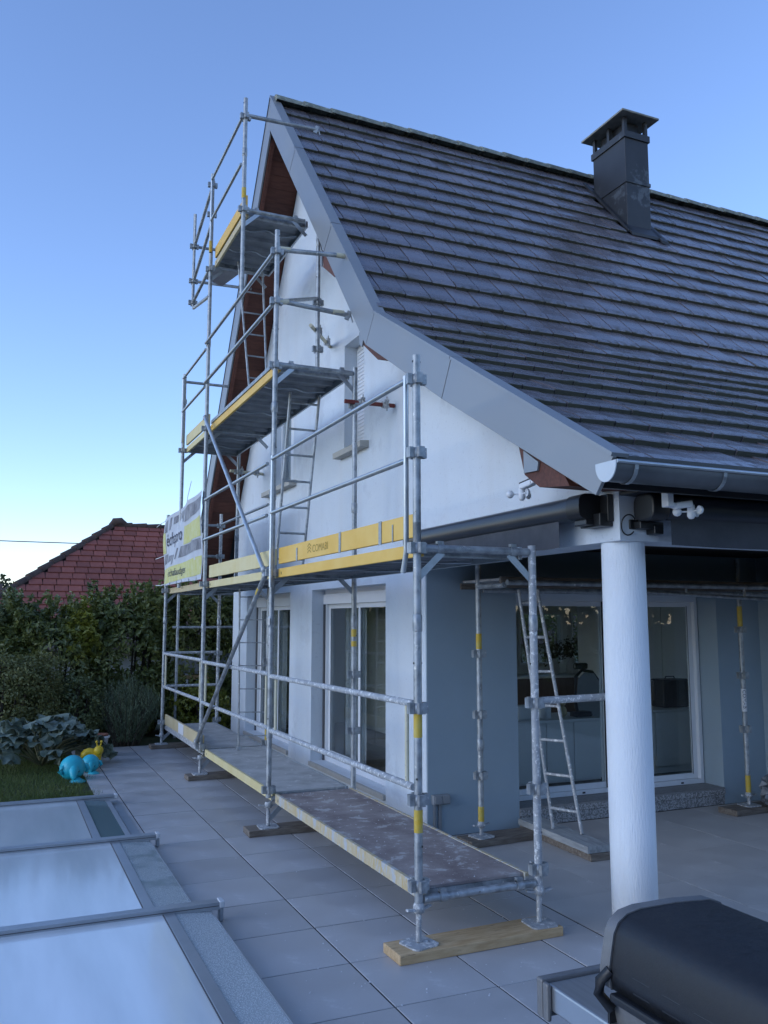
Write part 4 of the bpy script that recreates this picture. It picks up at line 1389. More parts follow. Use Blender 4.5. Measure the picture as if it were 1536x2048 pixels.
# --- lettering
def text_poly(s, size):
    """flat letter mesh -> (verts (x,y), faces), x running right, y up"""
    cu = bpy.data.curves.new('lettering', 'FONT')
    cu.body = s
    cu.size = size
    cu.resolution_u = 3
    ob = bpy.data.objects.new('lettering', cu)
    COL.objects.link(ob)
    dg = bpy.context.evaluated_depsgraph_get()
    me = bpy.data.meshes.new_from_object(ob.evaluated_get(dg))
    v = [(p.co.x, p.co.y) for p in me.vertices]
    f = [tuple(p.vertices) for p in me.polygons]
    bpy.data.objects.remove(ob)
    bpy.data.curves.remove(cu)
    bpy.data.meshes.remove(me)
    return v, f


# maker's stamp on the near toe board: letters read left to right seen from -x, so +x of the text is -y of the world
v, f = text_poly('COMABI', 0.085)
w_ = max(p[0] for p in v)
sx = 0.36 / w_
ty0 = 1.98
part('stamp', MB().add([(0.0345, ty0 - p[0] * sx, 2.385 + p[1] * 1.0) for p in v], f), M['ink_soft'], tb)
ic = MB()
for k in range(3):
    zz = 2.382 + 0.026 * k
    ic.add([(0.0345, ty0 + 0.12, zz), (0.0345, ty0 + 0.075, zz + 0.022), (0.0345, ty0 + 0.03, zz), (0.0345, ty0 + 0.03, zz + 0.010), (0.0345, ty0 + 0.075, zz + 0.032), (0.0345, ty0 + 0.12, zz + 0.010)],
           [(0, 1, 4, 5), (1, 2, 3, 4)])
part('stamp', ic, M['ink_soft'], tb)

# ------------------------------------------------------------------ banner tied over the far bay
BY0, BY1 = Y3 + 0.05, Y4 - 0.02       # right edge (near), left edge (far)
BZ0, BZ1r, BZ1l = 2.33, 3.42, 3.33


def ban(u, v, lift=0.0):
    """u 0..1 from the far (left) edge to the near (right) edge, v 0..1 up"""
    y = BY1 + (BY0 - BY1) * u
    top = BZ1l + (BZ1r - BZ1l) * u ** 1.3
    z = BZ0 + 0.04 * u * (1 - u) + (top - BZ0) * v
    x = -0.035 - 0.018 * math.sin(u * 5.5 + v * 2.2) - 0.012 * math.sin(u * 13 - v * 7) - 0.02 * math.exp(-((u - 0.93 + v * .25) ** 2) / 0.006) - lift
    return (x, y, z)


banner = thing('banner', (-0.04, (BY0 + BY1) / 2, BZ0), 'wrinkled printed advertising banner tied to the far scaffold bay', 'banner')
nu, nv = 36, 16
bv = [ban(i / nu, j / nv) for i in range(nu + 1) for j in range(nv + 1)]
bf = [(i * (nv + 1) + j, i * (nv + 1) + j + 1, (i + 1) * (nv + 1) + j + 1, (i + 1) * (nv + 1) + j) for i in range(nu) for j in range(nv)]
part('cloth', MB().add(bv, bf, True), M['banner'], banner)


def bpatch(corners, m, name='print', lift=0.004, n_=10):
    """print patch: four (u,v) corners LB, RB, RT, LT"""
    vv, ff = [], []
    (a, b_, c, d) = corners
    for i in range(n_ + 1):
        for j in range(5):
            s_, t_ = i / n_, j / 4
            u = (a[0] * (1 - s_) + b_[0] * s_) * (1 - t_) + (d[0] * (1 - s_) + c[0] * s_) * t_
            w2 = (a[1] * (1 - s_) + b_[1] * s_) * (1 - t_) + (d[1] * (1 - s_) + c[1] * s_) * t_
            vv.append(ban(u, w2, lift))
    for i in range(n_):
        for j in range(4): ff.append((i * 5 + j, i * 5 + j + 1, (i + 1) * 5 + j + 1, (i + 1) * 5 + j))
    part(name, MB().add(vv, ff, True), M[m], banner)


bpatch(((0.02, 0.02), (0.985, 0.06), (0.985, 0.27), (0.02, 0.24)), 'banner_yellow')
bpatch(((0.0, 0.47), (0.075, 0.47), (0.07, 0.80), (0.0, 0.78)), 'banner_yellow')
bpatch(((0.52, 0.485), (0.985, 0.49), (0.985, 0.72), (0.55, 0.715)), 'banner_yellow')
bpatch(((0.03, 0.77), (0.11, 0.77), (0.12, 0.95), (0.03, 0.92)), 'banner_grey')
bpatch(((0.14, 0.785), (0.18, 0.79), (0.22, 0.955), (0.18, 0.95)), 'banner_grey')
bpatch(((0.24, 0.84), (0.40, 0.845), (0.42, 0.94), (0.26, 0.94)), 'banner_grey')
bpatch(((0.44, 0.85), (0.47, 0.85), (0.48, 0.945), (0.45, 0.945)), 'banner_grey')
bpatch(((0.49, 0.79), (0.52, 0.79), (0.53, 0.945), (0.50, 0.945)), 'banner_grey')
bpatch(((0.55, 0.77), (0.955, 0.80), (0.985, 0.945), (0.56, 0.94)), 'banner_grey')
bpatch(((0.02, 0.31), (0.10, 0.32), (0.13, 0.45), (0.03, 0.45)), 'banner_grey')
bpatch(((0.13, 0.32), (0.26, 0.33), (0.29, 0.40), (0.15, 0.42)), 'banner_grey')
bpatch(((0.26, 0.27), (0.29, 0.28), (0.33, 0.40), (0.31, 0.40)), 'banner_grey')
bpatch(((0.34, 0.33), (0.37, 0.335), (0.42, 0.47), (0.39, 0.47)), 'banner_grey')
bpatch(((0.42, 0.335), (0.97, 0.345), (0.97, 0.47), (0.47, 0.475)), 'banner_grey')


def btext(s, u0, u1, v0, v1, m='ink'):
    v, f = text_poly(s, 1.0)
    X0, X1 = min(p[0] for p in v), max(p[0] for p in v)
    Y0_, Y1_ = min(p[1] for p in v), max(p[1] for p in v)
    vv = [ban(u0 + (u1 - u0) * (p[0] - X0) / (X1 - X0), v0 + (v1 - v0) * (p[1] - Y0_) / (Y1_ - Y0_), 0.009) for p in v]
    part('lettering', MB().add(vv, f), M[m], banner)


btext('échapro', 0.10, 0.50, 0.50, 0.74)
btext('échafaudages', 0.20, 0.62, 0.08, 0.21)
for k in range(6):
    u = 0.08 + k * 0.155
    part('eyelet', MB().lathe([(0.006, -0.002), (0.016, -0.002), (0.016, 0.002), (0.006, 0.002)], ban(u, 0.02, 0.005), 10, 'x'), M['galv_new'], banner)
for u, v_, dy in ((0.0, 0.97, 0.45), (0.0, 0.45, 0.40), (0.0, 0.03, 0.42)):
    p = ban(u, v_)
    part('cable_tie', MB().path([p, (p[0] - 0.02, p[1] + dy * 0.5, p[2] - 0.01), (p[0] - 0.05, p[1] + dy, p[2] - 0.05 * (u + v_))], 0.006, 6), M['white_plastic'], banner)
p = ban(0.65, 0.985)
part('cable_tie', MB().path([p, (p[0] - 0.02, p[1] - 0.15, p[2] + 0.07), (p[0] - 0.03, p[1] - 0.4, p[2] + 0.22)], 0.004, 6), M['white_plastic'], banner)


# ------------------------------------------------------------------ ladders
def ladder(loc, label, a0, a1, b0, b1, rungs, r=0.013, m='galv', feet=False, rr=0.010, group='scaffold ladders'):
    """a = left rail bottom/top, b = right rail bottom/top"""
    t_ = thing('ladder', loc, label, 'ladder', group)
    a0, a1, b0, b1 = map(Vector, (a0, a1, b0, b1))
    part('rail', MB().path([a0, a1], r, 8), M[m], t_)
    part('rail', MB().path([b0, b1], r, 8), M[m], t_)
    for k in range(rungs):
        s_ = (k + 0.6) / rungs
        part('rung', MB().path([a0.lerp(a1, s_), b0.lerp(b1, s_)], rr, 8), M[m], t_)
    if feet:
        for q in (a0, b0): part('foot', MB().box(q.x - 0.02, q.x + 0.02, q.y - 0.02, q.y + 0.02, q.z, q.z + 0.035), M['galv_new'], t_)
    return t_


ladder((0.54, 5.45, D1), 'thin upright ladder standing on the grey lower deck of the scaffold', (0.385, 5.53, D1 + 0.01), (0.36, 5.53, 2.22), (0.70, 5.40, D1 + 0.01), (0.68, 5.40, 2.22), 7, r=0.011, feet=True, rr=0.007)
ladder((0.48, 4.0, D2), 'galvanised ladder leaning up from the middle deck in front of the white gable', (0.34, 4.02, D2 + 0.01), (0.385, 3.72, 4.17), (0.63, 4.02, D2 + 0.01), (0.70, 3.72, 4.17), 7, r=0.0155, rr=0.0125)
ladder((0.45, 5.6, D3), 'ladder rising to the topmost deck against the red-brown eaves', (0.36, 5.15, D3 + 0.01), (0.27, 5.58, 6.28), (0.56, 5.15, D3 + 0.01), (0.58, 5.58, 6.28), 7, r=0.013, rr=0.010)


# ------------------------------------------------------------------ sole boards under the jacks
def plank(loc, x0, x1, y0, y1, z0, z1, m, label, rot=0.0, group='timber sole boards under the scaffold feet'):
    o = solo('sole_board', MB().box(x0, x1, y0, y1, z0, z1), M[m], loc, label, 'plank', group, 0.004)
    o.rotation_euler = (0, 0, rot)
    return o


plank((0.35, 0.0, 0), -0.17, 0.90, -0.105, 0.115, 0.001, 0.054, 'plank_new', 'pale orange timber plank under the nearest pair of scaffold feet', R(1.0))
plank((0.35, Y2, 0), -0.19, 0.95, Y2 - 0.11, Y2 + 0.11, 0.001, 0.054, 'plank_old', 'brown plank under the second scaffold post, below the deck joint', R(-1.5))
plank((0.35, Y3, 0), -0.16, 0.95, Y3 - 0.11, Y3 + 0.11, 0.001, 0.054, 'plank_old', 'brown plank under the third scaffold post along the terrace', R(1.0))
plank((0.35, Y4, 0), -0.16, 0.95, Y4 - 0.11, Y4 + 0.11, 0.001, 0.054, 'plank_old', 'plank under the farthest scaffold post beside the rosemary bush', R(0.0))

# ================================================================== PORCH SCAFFOLD
ps = thing('scaffold', (1.53, 1.93, 0.055), 'low scaffold bay standing inside the dark porch in front of the glass door', 'scaffold')
PX0, PX1, PYo = 1.53, 4.53, 1.93
post(ps, PX0, PYo, 0.14, 2.45, couplers=(0.55, 1.05, 1.56), sleeves=(0.8,), bands=((0.17, 0.30), (1.60, 1.73)))
post(ps, PX1, PYo, 0.14, 2.45, couplers=(0.78, 1.30, 1.75), bands=((0.17, 0.34), (1.78, 1.98)))
for x in (PX0, PX1): base_jack(ps, x, PYo, 0.055, 0.15)
part('lettered_sticker', MB().tube((PX1, PYo, 0.95), (PX1, PYo, 1.17), TR + 0.001, 14, caps=False), M['white_label'], ps)
v, f = text_poly('COMABI', 0.045)
w_ = max(p[0] for p in v)
lv = []
for p in v:
    a = (p[1] - 0.016) / TR
    d_ = Vector((-0.45, -0.89, 0))
    dx, dy = d_.x * math.cos(a) - d_.y * math.sin(a), d_.x * math.sin(a) + d_.y * math.cos(a)
    lv.append((PX1 + dx * (TR + .0022), PYo + dy * (TR + .0022), 1.16 - p[0] / w_ * 0.19))
part('lettering', MB().add(lv, f), M['ink'], ps)
dk = part('deck', MB().box(PX0, PX1 + 0.9, 1.55, 2.2, 2.17, 2.19), M['ply_grey'], ps)
part('deck_channel', MB().box(PX0 - 0.02, PX1 + 0.9, 1.52, 1.548, 2.115, 2.20), M['plank_old'], dk)
part('deck_channel', MB().box(PX0 - 0.02, PX1 + 0.9, 2.19, 2.215, 2.115, 2.168), M['plank_old'], dk)
rail(ps, [(PX0, 1.46, 2.15), (PX1 + 0.9, 1.46, 2.15)], 0.0235, 'galv', 'ledger', 12)
rail(ps, [(PX0 + 0.03, PYo - 0.03, 2.10), (PX1 + 0.9, PYo - 0.03, 2.10)], 0.0235, 'galv', 'ledger', 12)
rail(ps, [(2.9, 1.44, 2.09), (PX1 + 0.9, 1.44, 2.0)], 0.016, 'galv', 'lattice_chord', 10)
for xx in (3.4, 4.1, 4.8):
    rail(ps, [(xx, 1.45, 2.15), (xx, 1.45, 2.09 - (xx - 2.9) * 0.036)], 0.012, 'galv', 'lattice_web', 8)
for y in (1.50,):
    rail(ps, [(PX0, y, 2.13), (PX0, PYo, 2.13)], 0.0235, 'galv', 'transom', 12)
ladder((2.15, 1.55, 0.11), 'plaster-stained ladder leaning on the porch scaffold in front of the glass door', (2.10, 1.72, 0.115), (1.74, 1.62, 2.10), (2.20, 1.46, 0.115), (1.90, 1.58, 2.10), 7, r=0.0145, m='galv_dirty', rr=0.0125)
plank((1.7, 1.94, 0), 1.36, 2.14, 1.83, 2.06, 0.001, 0.054, 'plank_old', 'brown plank on the porch floor by the corner of the grey wall', R(4))
for k, (z0_, dx, m) in enumerate(((0.001, 0.015, 'plank_old'), (0.056, 0.0, 'plank_grey'))):
    o = solo('sole_board', MB().box(2.02 + dx, 2.24 + dx, 1.12 - dx, 2.16, z0_, z0_ + 0.053), M[m], (2.13, 1.6, 0),
             ('grey plaster-smeared plank on top of the pair under the leaning ladder', 'lower brown plank of the pair under the leaning ladder')[1 - k], 'plank', 'timber sole boards under the scaffold feet', 0.004)
    o.rotation_euler = (0, 0, R(-2))
plank((4.53, 1.92, 0), 4.22, 5.0, 1.80, 2.03, 0.001, 0.054, 'plank_old', 'plank under the porch scaffold post beside the rubbish sack', R(2))

# ================================================================== AWNINGS, SENSORS, OUTLET
def capsule(cx, cz, rx, rz, n=20, flat=0.0):
    """rounded cassette section (x,z)"""
    out = []
    for k in range(n):
        a = 2 * math.pi * k / n
        e = 0.62
        c, s_ = math.cos(a), math.sin(a)
        out.append((cx + rx * math.copysign(abs(c) ** e, c), cz + rz * math.copysign(abs(s_) ** e, s_)))
    return out


aw = thing('awning', (XW, 1.0, 2.33), 'anthracite cassette awning with grey valance on the gable side of the porch', 'awning', 'porch awnings')
part('cassette', MB().prism_y(capsule(1.085, 2.545, 0.088, 0.075), -0.10, 2.32, True), M['awning'], aw)
part('end_cap', MB().prism_y(capsule(1.085, 2.545, 0.093, 0.082), -0.235, -0.101, True), M['black'], aw, 0.012)
part('wall_bracket', MB().box(1.10, XW - 0.001, -0.30, -0.10, 2.42, 2.50).box(1.04, 1.12, -0.24, -0.12, 2.43, 2.465).box(1.155, XW - 0.001, -0.31, -0.06, 2.45, 2.62), M['black'], aw, 0.005)


def valance(name, parent, p0, p1, drop, amp, mm):
    v, f = [], []
    n_ = 60
    p0, p1 = Vector(p0), Vector(p1)
    d = (p1 - p0).normalized()
    side = Vector((d.y, -d.x, 0))
    for i in range(n_ + 1):
        t_ = i / n_
        for j in range(5):
            s_ = j / 4
            p = p0.lerp(p1, t_) + Vector((0, 0, -drop * s_ - 0.006 * s_ * math.sin(t_ * 23)))
            p += side * (amp * s_ * (math.sin(t_ * 31) + 0.5 * math.sin(t_ * 67 + 1)))
            v.append(p)
    for i in range(n_):
        for j in range(4): f.append((i * 5 + j, i * 5 + j + 1, (i + 1) * 5 + j + 1, (i + 1) * 5 + j))
    return part(name, MB().add(v, f, True), M[mm], parent)


valance('valance', aw, (1.03, 0.03, 2.475), (1.03, 2.30, 2.475), 0.165, 0.008, 'fabric')
aw2 = thing('awning', (2.0, -0.45, 2.33), 'dark cassette awning under the roof gutter on the eave side of the porch', 'awning', 'porch awnings')
cas = MB()
sec = capsule(-0.47, 2.53, 0.085, 0.075)
n_ = len(sec)
for xx in (1.42, 9.0): cas.v += [(xx, a, b_) for a, b_ in sec]
for k in range(n_): cas.f.append((k, (k + 1) % n_, (k + 1) % n_ + n_, k + n_)); cas.sm.append(True)
cas.f.append(tuple(range(n_ - 1, -1, -1))); cas.sm.append(False)
part('cassette', cas, M['awning'], aw2)
ecp = MB()
sec = capsule(-0.47, 2.525, 0.092, 0.083)
for xx in (1.29, 1.419): ecp.v += [(xx, a, b_) for a, b_ in sec]
for k in range(n_): ecp.f.append((k, (k + 1) % n_, (k + 1) % n_ + n_, k + n_)); ecp.sm.append(True)
ecp.f += [tuple(range(n_ - 1, -1, -1)), tuple(range(n_, 2 * n_))]; ecp.sm += [False, False]
part('end_cap', ecp, M['black'], aw2, 0.012)
part('wall_bracket', MB().box(1.30, 1.48, -0.43, -0.354, 2.40, 2.445).box(1.27, 1.34, -0.37, -0.354, 2.40, 2.46).box(1.40, 1.47, -0.44, -0.36, 2.37, 2.42), M['black'], aw2, 0.005)
valance('valance', aw2, (1.44, -0.535, 2.455), (8.8, -0.535, 2.455), 0.16, 0.004, 'fabric')
lp = [(1.285 + 0.055 * math.cos(a) - 0.03, -0.375 - 0.01 * math.sin(a), 2.425 + 0.062 * math.sin(a)) for a in [0.6 + k * 5.0 / 20 for k in range(21)]]
part('power_lead', MB().path(lp, 0.0045, 6), M['black'], aw2)


def wind_sensor(loc, d, label):
    """white anemometer: angled bracket, arm with a dark solar strip, rotor with three cups"""
    t_ = thing('wind_sensor', loc, label, 'sensor', 'white wind sensors of the awnings')
    p = Vector(loc)
    d = Vector(d).normalized()
    part('bracket', MB().beam(p, p + Vector((0, 0, 0.1013)), 0.0675, 0.0405, (d.x, d.y, 0)).beam(p + Vector((0, 0, 0.0162)), p + d * 0.0675, 0.0405, 0.0297), M['white_plastic'], t_, 0.0054)
    tip = p + d * 0.1553 + Vector((0, 0, 0.0162))
    arm = part('arm', MB().beam(p + d * 0.0405 + Vector((0, 0, 0.0054)), tip, 0.0567, 0.0405), M['white_plastic'], t_, 0.0108)
    part('solar_strip', MB().beam(p + d * 0.06075 + Vector((0, 0, 0.0297)), tip + Vector((0, 0, 0.0216)), 0.0486, 0.0108), M['black'], arm)
    hub = tip + Vector((0, 0, -0.04725))
    rot = part('rotor', MB().lathe([(0, 0.0405), (0.0216, 0.0378), (0.0243, -0.027), (0.0135, -0.0432), (0, -0.0459)], hub, 12), M['white_plastic'], t_)
    for k in range(3):
        a = 0.35 + k * 2 * math.pi / 3
        c = hub + Vector((math.cos(a), math.sin(a), 0)) * 0.0783
        tang = Vector((-math.sin(a), math.cos(a), 0))
        rim = Vector((math.cos(a), math.sin(a), 0))
        cup = MB().tube(hub, c - rim * 0.018, 0.005, 6)
        rings = []
        for q in range(6):
            th_ = math.pi / 2 * q / 5
            rings.append([c + tang * (0.026 * math.sin(th_)) + (rim * math.cos(w2) + Vector((0, 0, 1)) * math.sin(w2)) * (0.027 * math.cos(th_) + 0.0002) for w2 in [k2 * math.pi / 6 for k2 in range(12)]])
        o0 = len(cup.v)
        for rg2 in rings: cup.v += [tuple(x) for x in rg2]
        for q in range(5):
            for k2 in range(12):
                cup.f.append((o0 + q * 12 + k2, o0 + q * 12 + (k2 + 1) % 12, o0 + (q + 1) * 12 + (k2 + 1) % 12, o0 + (q + 1) * 12 + k2)); cup.sm.append(True)
        part('cup', cup, M['white_plastic'], rot)
    return t_


wind_sensor((0.95, 0.14, 2.755), (-0.15, 0.8, -0.22), 'white cup wind sensor under the purlin on the gable side')
wind_sensor((1.318, -0.65, 2.505), (0.97, -0.15, 0.06), 'white cup wind sensor under the gutter beside the column')

ob = thing('power_outlet', (1.30, YP, 0.30), 'grey double outdoor power socket on the porch wall corner', 'socket')
part('box', MB().box(1.235, 1.395, YP - 0.055, YP - 0.001, 0.275, 0.355), M['barge'], ob, 0.006)
for a in (1.245, 1.322): part('flap', MB().box(a, a + 0.066, YP - 0.064, YP - 0.056, 0.283, 0.347), M['barge'], ob, 0.004)
part('conduit', MB().box(1.255, 1.275, YP - 0.02, YP - 0.001, 0.0, 0.275).box(1.30, 1.325, YP - 0.02, YP - 0.001, 0.0, 0.275), M['barge'], ob)

# ================================================================== POOL ENCLOSURE
pe = thing('pool_enclosure', (-1.2, 1.0, 0), 'low telescopic pool cover with milky panels and aluminium ribs', 'pool cover')
segs = [(-6.0, 0.985, 0.088, -0.945, -1.205, 'wet_near'), (0.985, 2.92, 0.075, -1.015, -1.290, 'wet_mid'), (2.92, 4.78, 0.062, -1.125, -1.405, 'wet_far')]
for y0, y1, z, xo, xi, wm in segs:
    sec = MB().box(xi + 0.028, -5.0, y0, y1 - 0.01, z - 0.012, z - 0.002)
    pn = part('panel', MB().box(-5.0, xi - 0.034, y0 + 0.01, y1 - 0.02, z - 0.016, z - 0.002), M['panel'], pe)
    part('panel_bar', MB().box(xi - 0.034, xi + 0.030, y0 + 0.01, y1 - 0.02, z - 0.022, z + 0.004), M['alu'], pe, 0.003)
    part('panel_seal', MB().box(xi - 0.041, xi - 0.0345, y0 + 0.01, y1 - 0.02, z - 0.010, z + 0.002), M['pvc_grey'], pe)
    edge = 0.045 if wm == 'wet_far' else 0.008
    part('side_pane', MB().prism_y([(xi + 0.032, z - 0.018), (xo - edge, z - 0.030), (xo - edge, z - 0.018), (xi + 0.032, z - 0.004)], y0 + 0.01, y1 - 0.02), M[wm], pe)
    part('edge_bar', MB().box(xo - edge + 0.001, xo, y0 + 0.01, y1 - 0.02, z - 0.05, z - 0.014), M['alu'], pe, 0.002)
    rb = part('rib', MB().prism_y([(-5.1, z - 0.01), (xo + 0.055, z - 0.012), (xo + 0.06, z + 0.018), (xo + 0.05, z + 0.03), (-5.1, z + 0.034)], y1 - 0.03, y1 + 0.05), M['alu'], pe, 0.006)
    part('rib_groove', MB().box(-5.1, xo + 0.04, y1 - 0.032, y1 - 0.0305, z + 0.008, z + 0.013), M['pvc_grey'], rb)
    part('rib_end', MB().box(xo + 0.045, xo + 0.078, y1 - 0.034, y1 + 0.054, z - 0.005, z + 0.036), M['alu_cap'], rb, 0.006)
    if wm != 'wet_far':
        part('rib_foot', MB().box(xo + 0.05, xo + 0.075, y1 - 0.02, y1 + 0.04, 0.002, z - 0.006), M['alu'], rb, 0.004)
part('floor_track', MB().box(-1.10, -1.03, 2.95, 4.9, 0.001, 0.012), M['alu'], pe)
for y in (-2.2, -1.0):
    pass
for xx in (-1.55, -2.14):
    part('inner_bar', MB().box(xx - 0.02, xx + 0.02, -5.9, 0.9, 0.02, 0.05), M['alu'], pe)

# ================================================================== BARBECUE
bq = thing('barbecue', (-0.6, -3.1, 0), 'black lidded gas barbecue with grey cast end and steel side shelf', 'barbecue')
BYF, BYN = -2.69, -3.75
pf = [(-0.800, 0.945), (-0.806, 0.985), (-0.797, 1.03), (-0.787, 1.075), (-0.772, 1.10), (-0.745, 1.116), (-0.70, 1.124), (-0.58, 1.124), (-0.47, 1.117),
      (-0.435, 1.105), (-0.405, 1.07), (-0.37, 1.01), (-0.35, 0.945)]


def inset(poly, s_, cx=-0.58, cz=1.0): return [(cx + (x - cx) * s_, cz + (z - cz) * s_) for x, z in poly]


part('lid', MB().prism_y(inset(pf, 0.985), BYN, BYF - 0.022, True), M['grill_black'], bq)
part('lid_end', MB().prism_y(inset(pf, 1.008), BYF - 0.022, BYF + 0.012, True), M['grill_grey'], bq, 0.006)
part('lid_lip', MB().box(-0.818, -0.34, BYN, BYF - 0.034, 0.925, 0.946), M['grill_black'], bq, 0.006)
for k in range(9):
    y = BYF - 0.10 - k * 0.10
    for dz in (0.0, -0.030):
        part('vent_slot', MB().box(-0.800, -0.7925, y - 0.062, y, 0.992 + dz, 1.003 + dz), M['grill_black'], bq, 0.003)
part('hinge_bracket', MB().path([(-0.80, BYF - 0.02, 0.99), (-0.82, BYF - 0.005, 0.965), (-0.826, BYF - 0.005, 0.935), (-0.80, BYF - 0.02, 0.90)], 0.014, 8), M['grill_black'], bq)
part('firebox', MB().prism_y([(-0.79, 0.924), (-0.36, 0.924), (-0.40, 0.70), (-0.75, 0.70)], BYN, BYF - 0.01), M['grill_grey'], bq, 0.01)
part('heat_shield', MB().box(-0.80, -0.36, BYF - 0.012, BYF - 0.004, 0.80, 0.90), M['grill_black'], bq)
sh = part('side_shelf', MB().box(-0.803, -0.34, BYF - 0.25, -2.435, 0.795, 0.862), M['steel'], bq, 0.006)
part('shelf_trim', MB().box(-0.818, -0.33, -2.434, -2.405, 0.770, 0.872).box(-0.818, -0.8035, -2.46, -2.434, 0.770, 0.868), M['grill_grey'], sh, 0.006)
for x in (-0.74, -0.42):
    for y in (BYF - 0.06, BYN + 0.05):
        part('leg', MB().box(x - 0.02, x + 0.02, y - 0.02, y + 0.02, 0.0, 0.72), M['grill_black'], bq)
part('cabinet', MB().box(-0.76, -0.40, BYN + 0.03, BYF - 0.03, 0.10, 0.66), M['grill_black'], bq, 0.008)

# ================================================================== GARDEN ORNAMENTS
def figure(loc, s_, yaw, label):
    """turquoise glazed animal: banded dome of a body, ear flaps, snout, flared fluke resting on the ground"""
    t_ = thing('garden_figure', loc, label, 'ornament', 'turquoise garden figures')
    x, y, z = loc
    ca, sa = math.cos(yaw), math.sin(yaw)

    def P(a, b_, c): return (x + s_ * (a * ca - b_ * sa), y + s_ * (a * sa + b_ * ca), z + s_ * c)
    body = MB()
    n_, m_ = 22, 16
    for i in range(m_ + 1):
        tt = i / m_
        ang = math.pi * (0.02 + 0.96 * tt)
        rr = math.sin(ang) ** 0.75 * (0.5 + 0.022 * math.sin(tt * 46)) * (1 - 0.22 * max(0, tt - 0.5))
        ax = -math.cos(ang) * 0.52
        for k in range(n_):
            a = 2 * math.pi * k / n_
            body.v.append(P(rr * math.cos(a), ax * 0.86 * -1, 0.50 + rr * math.sin(a) * 0.98 - 0.04 * tt))
    for i in range(m_):
        for k in range(n_):
            k2 = (k + 1) % n_
            body.f.append((i * n_ + k, i * n_ + k2, (i + 1) * n_ + k2, (i + 1) * n_ + k)); body.sm.append(True)
    part('body', body, M['turquoise'], t_)
    for sg in (1, -1):
        part('ear', MB().path([P(0.36 * sg, -0.10, 0.62), P(0.52 * sg, -0.14, 0.55), P(0.58 * sg, -0.16, 0.40), P(0.48 * sg, -0.14, 0.27)], 0.1 * s_, 8, True, [0.05 * s_, 0.10 * s_, 0.09 * s_, 0.04 * s_]), M['turquoise'], t_)
    part('snout', MB().path([P(-0.05, -0.28, 0.50), P(-0.12, -0.48, 0.36), P(-0.16, -0.60, 0.22), P(-0.14, -0.66, 0.13)], 0.1 * s_, 10, True, [0.22 * s_, 0.17 * s_, 0.13 * s_, 0.05 * s_]), M['turquoise'], t_)
    fl = MB()
    for k in range(13):
        a = -1.2 + 2.2 * k / 12
        r0, r1 = 0.08, 0.44 + 0.08 * math.cos(3 * a)
        fl.v += [P(-0.02 + r0 * math.sin(a), -0.42 - r0 * math.cos(a), 0.20), P(0.04 + r1 * math.sin(a), -0.42 - r1 * math.cos(a), 0.03), P(0.04 + r1 * math.sin(a), -0.42 - r1 * math.cos(a), 0.0), P(-0.02 + r0 * math.sin(a), -0.42 - r0 * math.cos(a), 0.0)]
    for k in range(12):
        for q in range(4):
            fl.f.append((4 * k + q, 4 * k + (q + 1) % 4, 4 * k + 4 + (q + 1) % 4, 4 * k + 4 + q)); fl.sm.append(q == 0)
    part('fluke', fl, M['turquoise'], t_)
    part('slot', MB().path([P(0.02, -0.405, 0.56), P(0.03, -0.415, 0.47)], 0.018 * s_, 6), M['black'], t_)
    part('slot', MB().path([P(0.17, -0.40, 0.44), P(0.09, -0.44, 0.36)], 0.022 * s_, 6), M['black'], t_)


figure((-1.36, 6.42, -0.015), 0.285, 0.25, 'larger turquoise glazed animal figure at the lawn edge')
figure((-1.13, 6.78, 0.0), 0.215, 0.2, 'smaller turquoise glazed animal figure in front of the yellow snail')
sn = thing('garden_figure', (-1.08, 7.05, 0.0), 'yellow glazed snail figure with two feelers behind the turquoise figures', 'ornament')
part('body', MB().path([(-1.17, 7.02, 0.03), (-1.08, 7.02, 0.05), (-1.03, 7.0, 0.12), (-1.02, 6.98, 0.20)], 0.05, 12, True, [0.03, 0.055, 0.05, 0.045]), M['snail_yellow'], sn)
part('head', MB().ball((-1.02, 6.97, 0.225), 0.06, 0.055, 0.062), M['snail_yellow'], sn)
part('shell', MB().path([(-1.13 + 0.09 * (1 - k / 26) * math.cos(k * 0.5), 7.05, 0.13 + 0.09 * (1 - k / 26) * math.sin(k * 0.5)) for k in range(25)], 0.045, 10, True, [0.05 - 0.0012 * k for k in range(25)]), M['snail_yellow'], sn)
for dx in (-0.028, 0.03):
    part('feeler', MB().path([(-1.02 + dx * 0.5, 6.965, 0.27), (-1.02 + dx, 6.96, 0.325)], 0.009, 8).ball((-1.02 + dx, 6.96, 0.335), 0.016), M['snail_yellow'], sn)

pot = thing('plant_pot', (-0.90, 8.1, 0), 'pale flower pot with terracotta rim beside the rosemary bush', 'pot')
part('body', MB().lathe([(0, 0.0), (0.085, 0.0), (0.125, 0.24), (0.125, 0.25), (0.115, 0.25), (0.10, 0.20), (0, 0.20)], (-0.90, 8.1, 0), 24), M['pot'], pot)
part('rim', MB().lathe([(0.124, 0.235), (0.140, 0.238), (0.142, 0.262), (0.118, 0.264)], (-0.90, 8.1, 0), 24), M['pvc'], pot)
part('saucer', MB().lathe([(0.0, 0.262), (0.12, 0.264), (0.128, 0.285), (0.12, 0.288), (0.0, 0.272)], (-0.905, 8.1, 0), 24), M['terracotta'], pot)

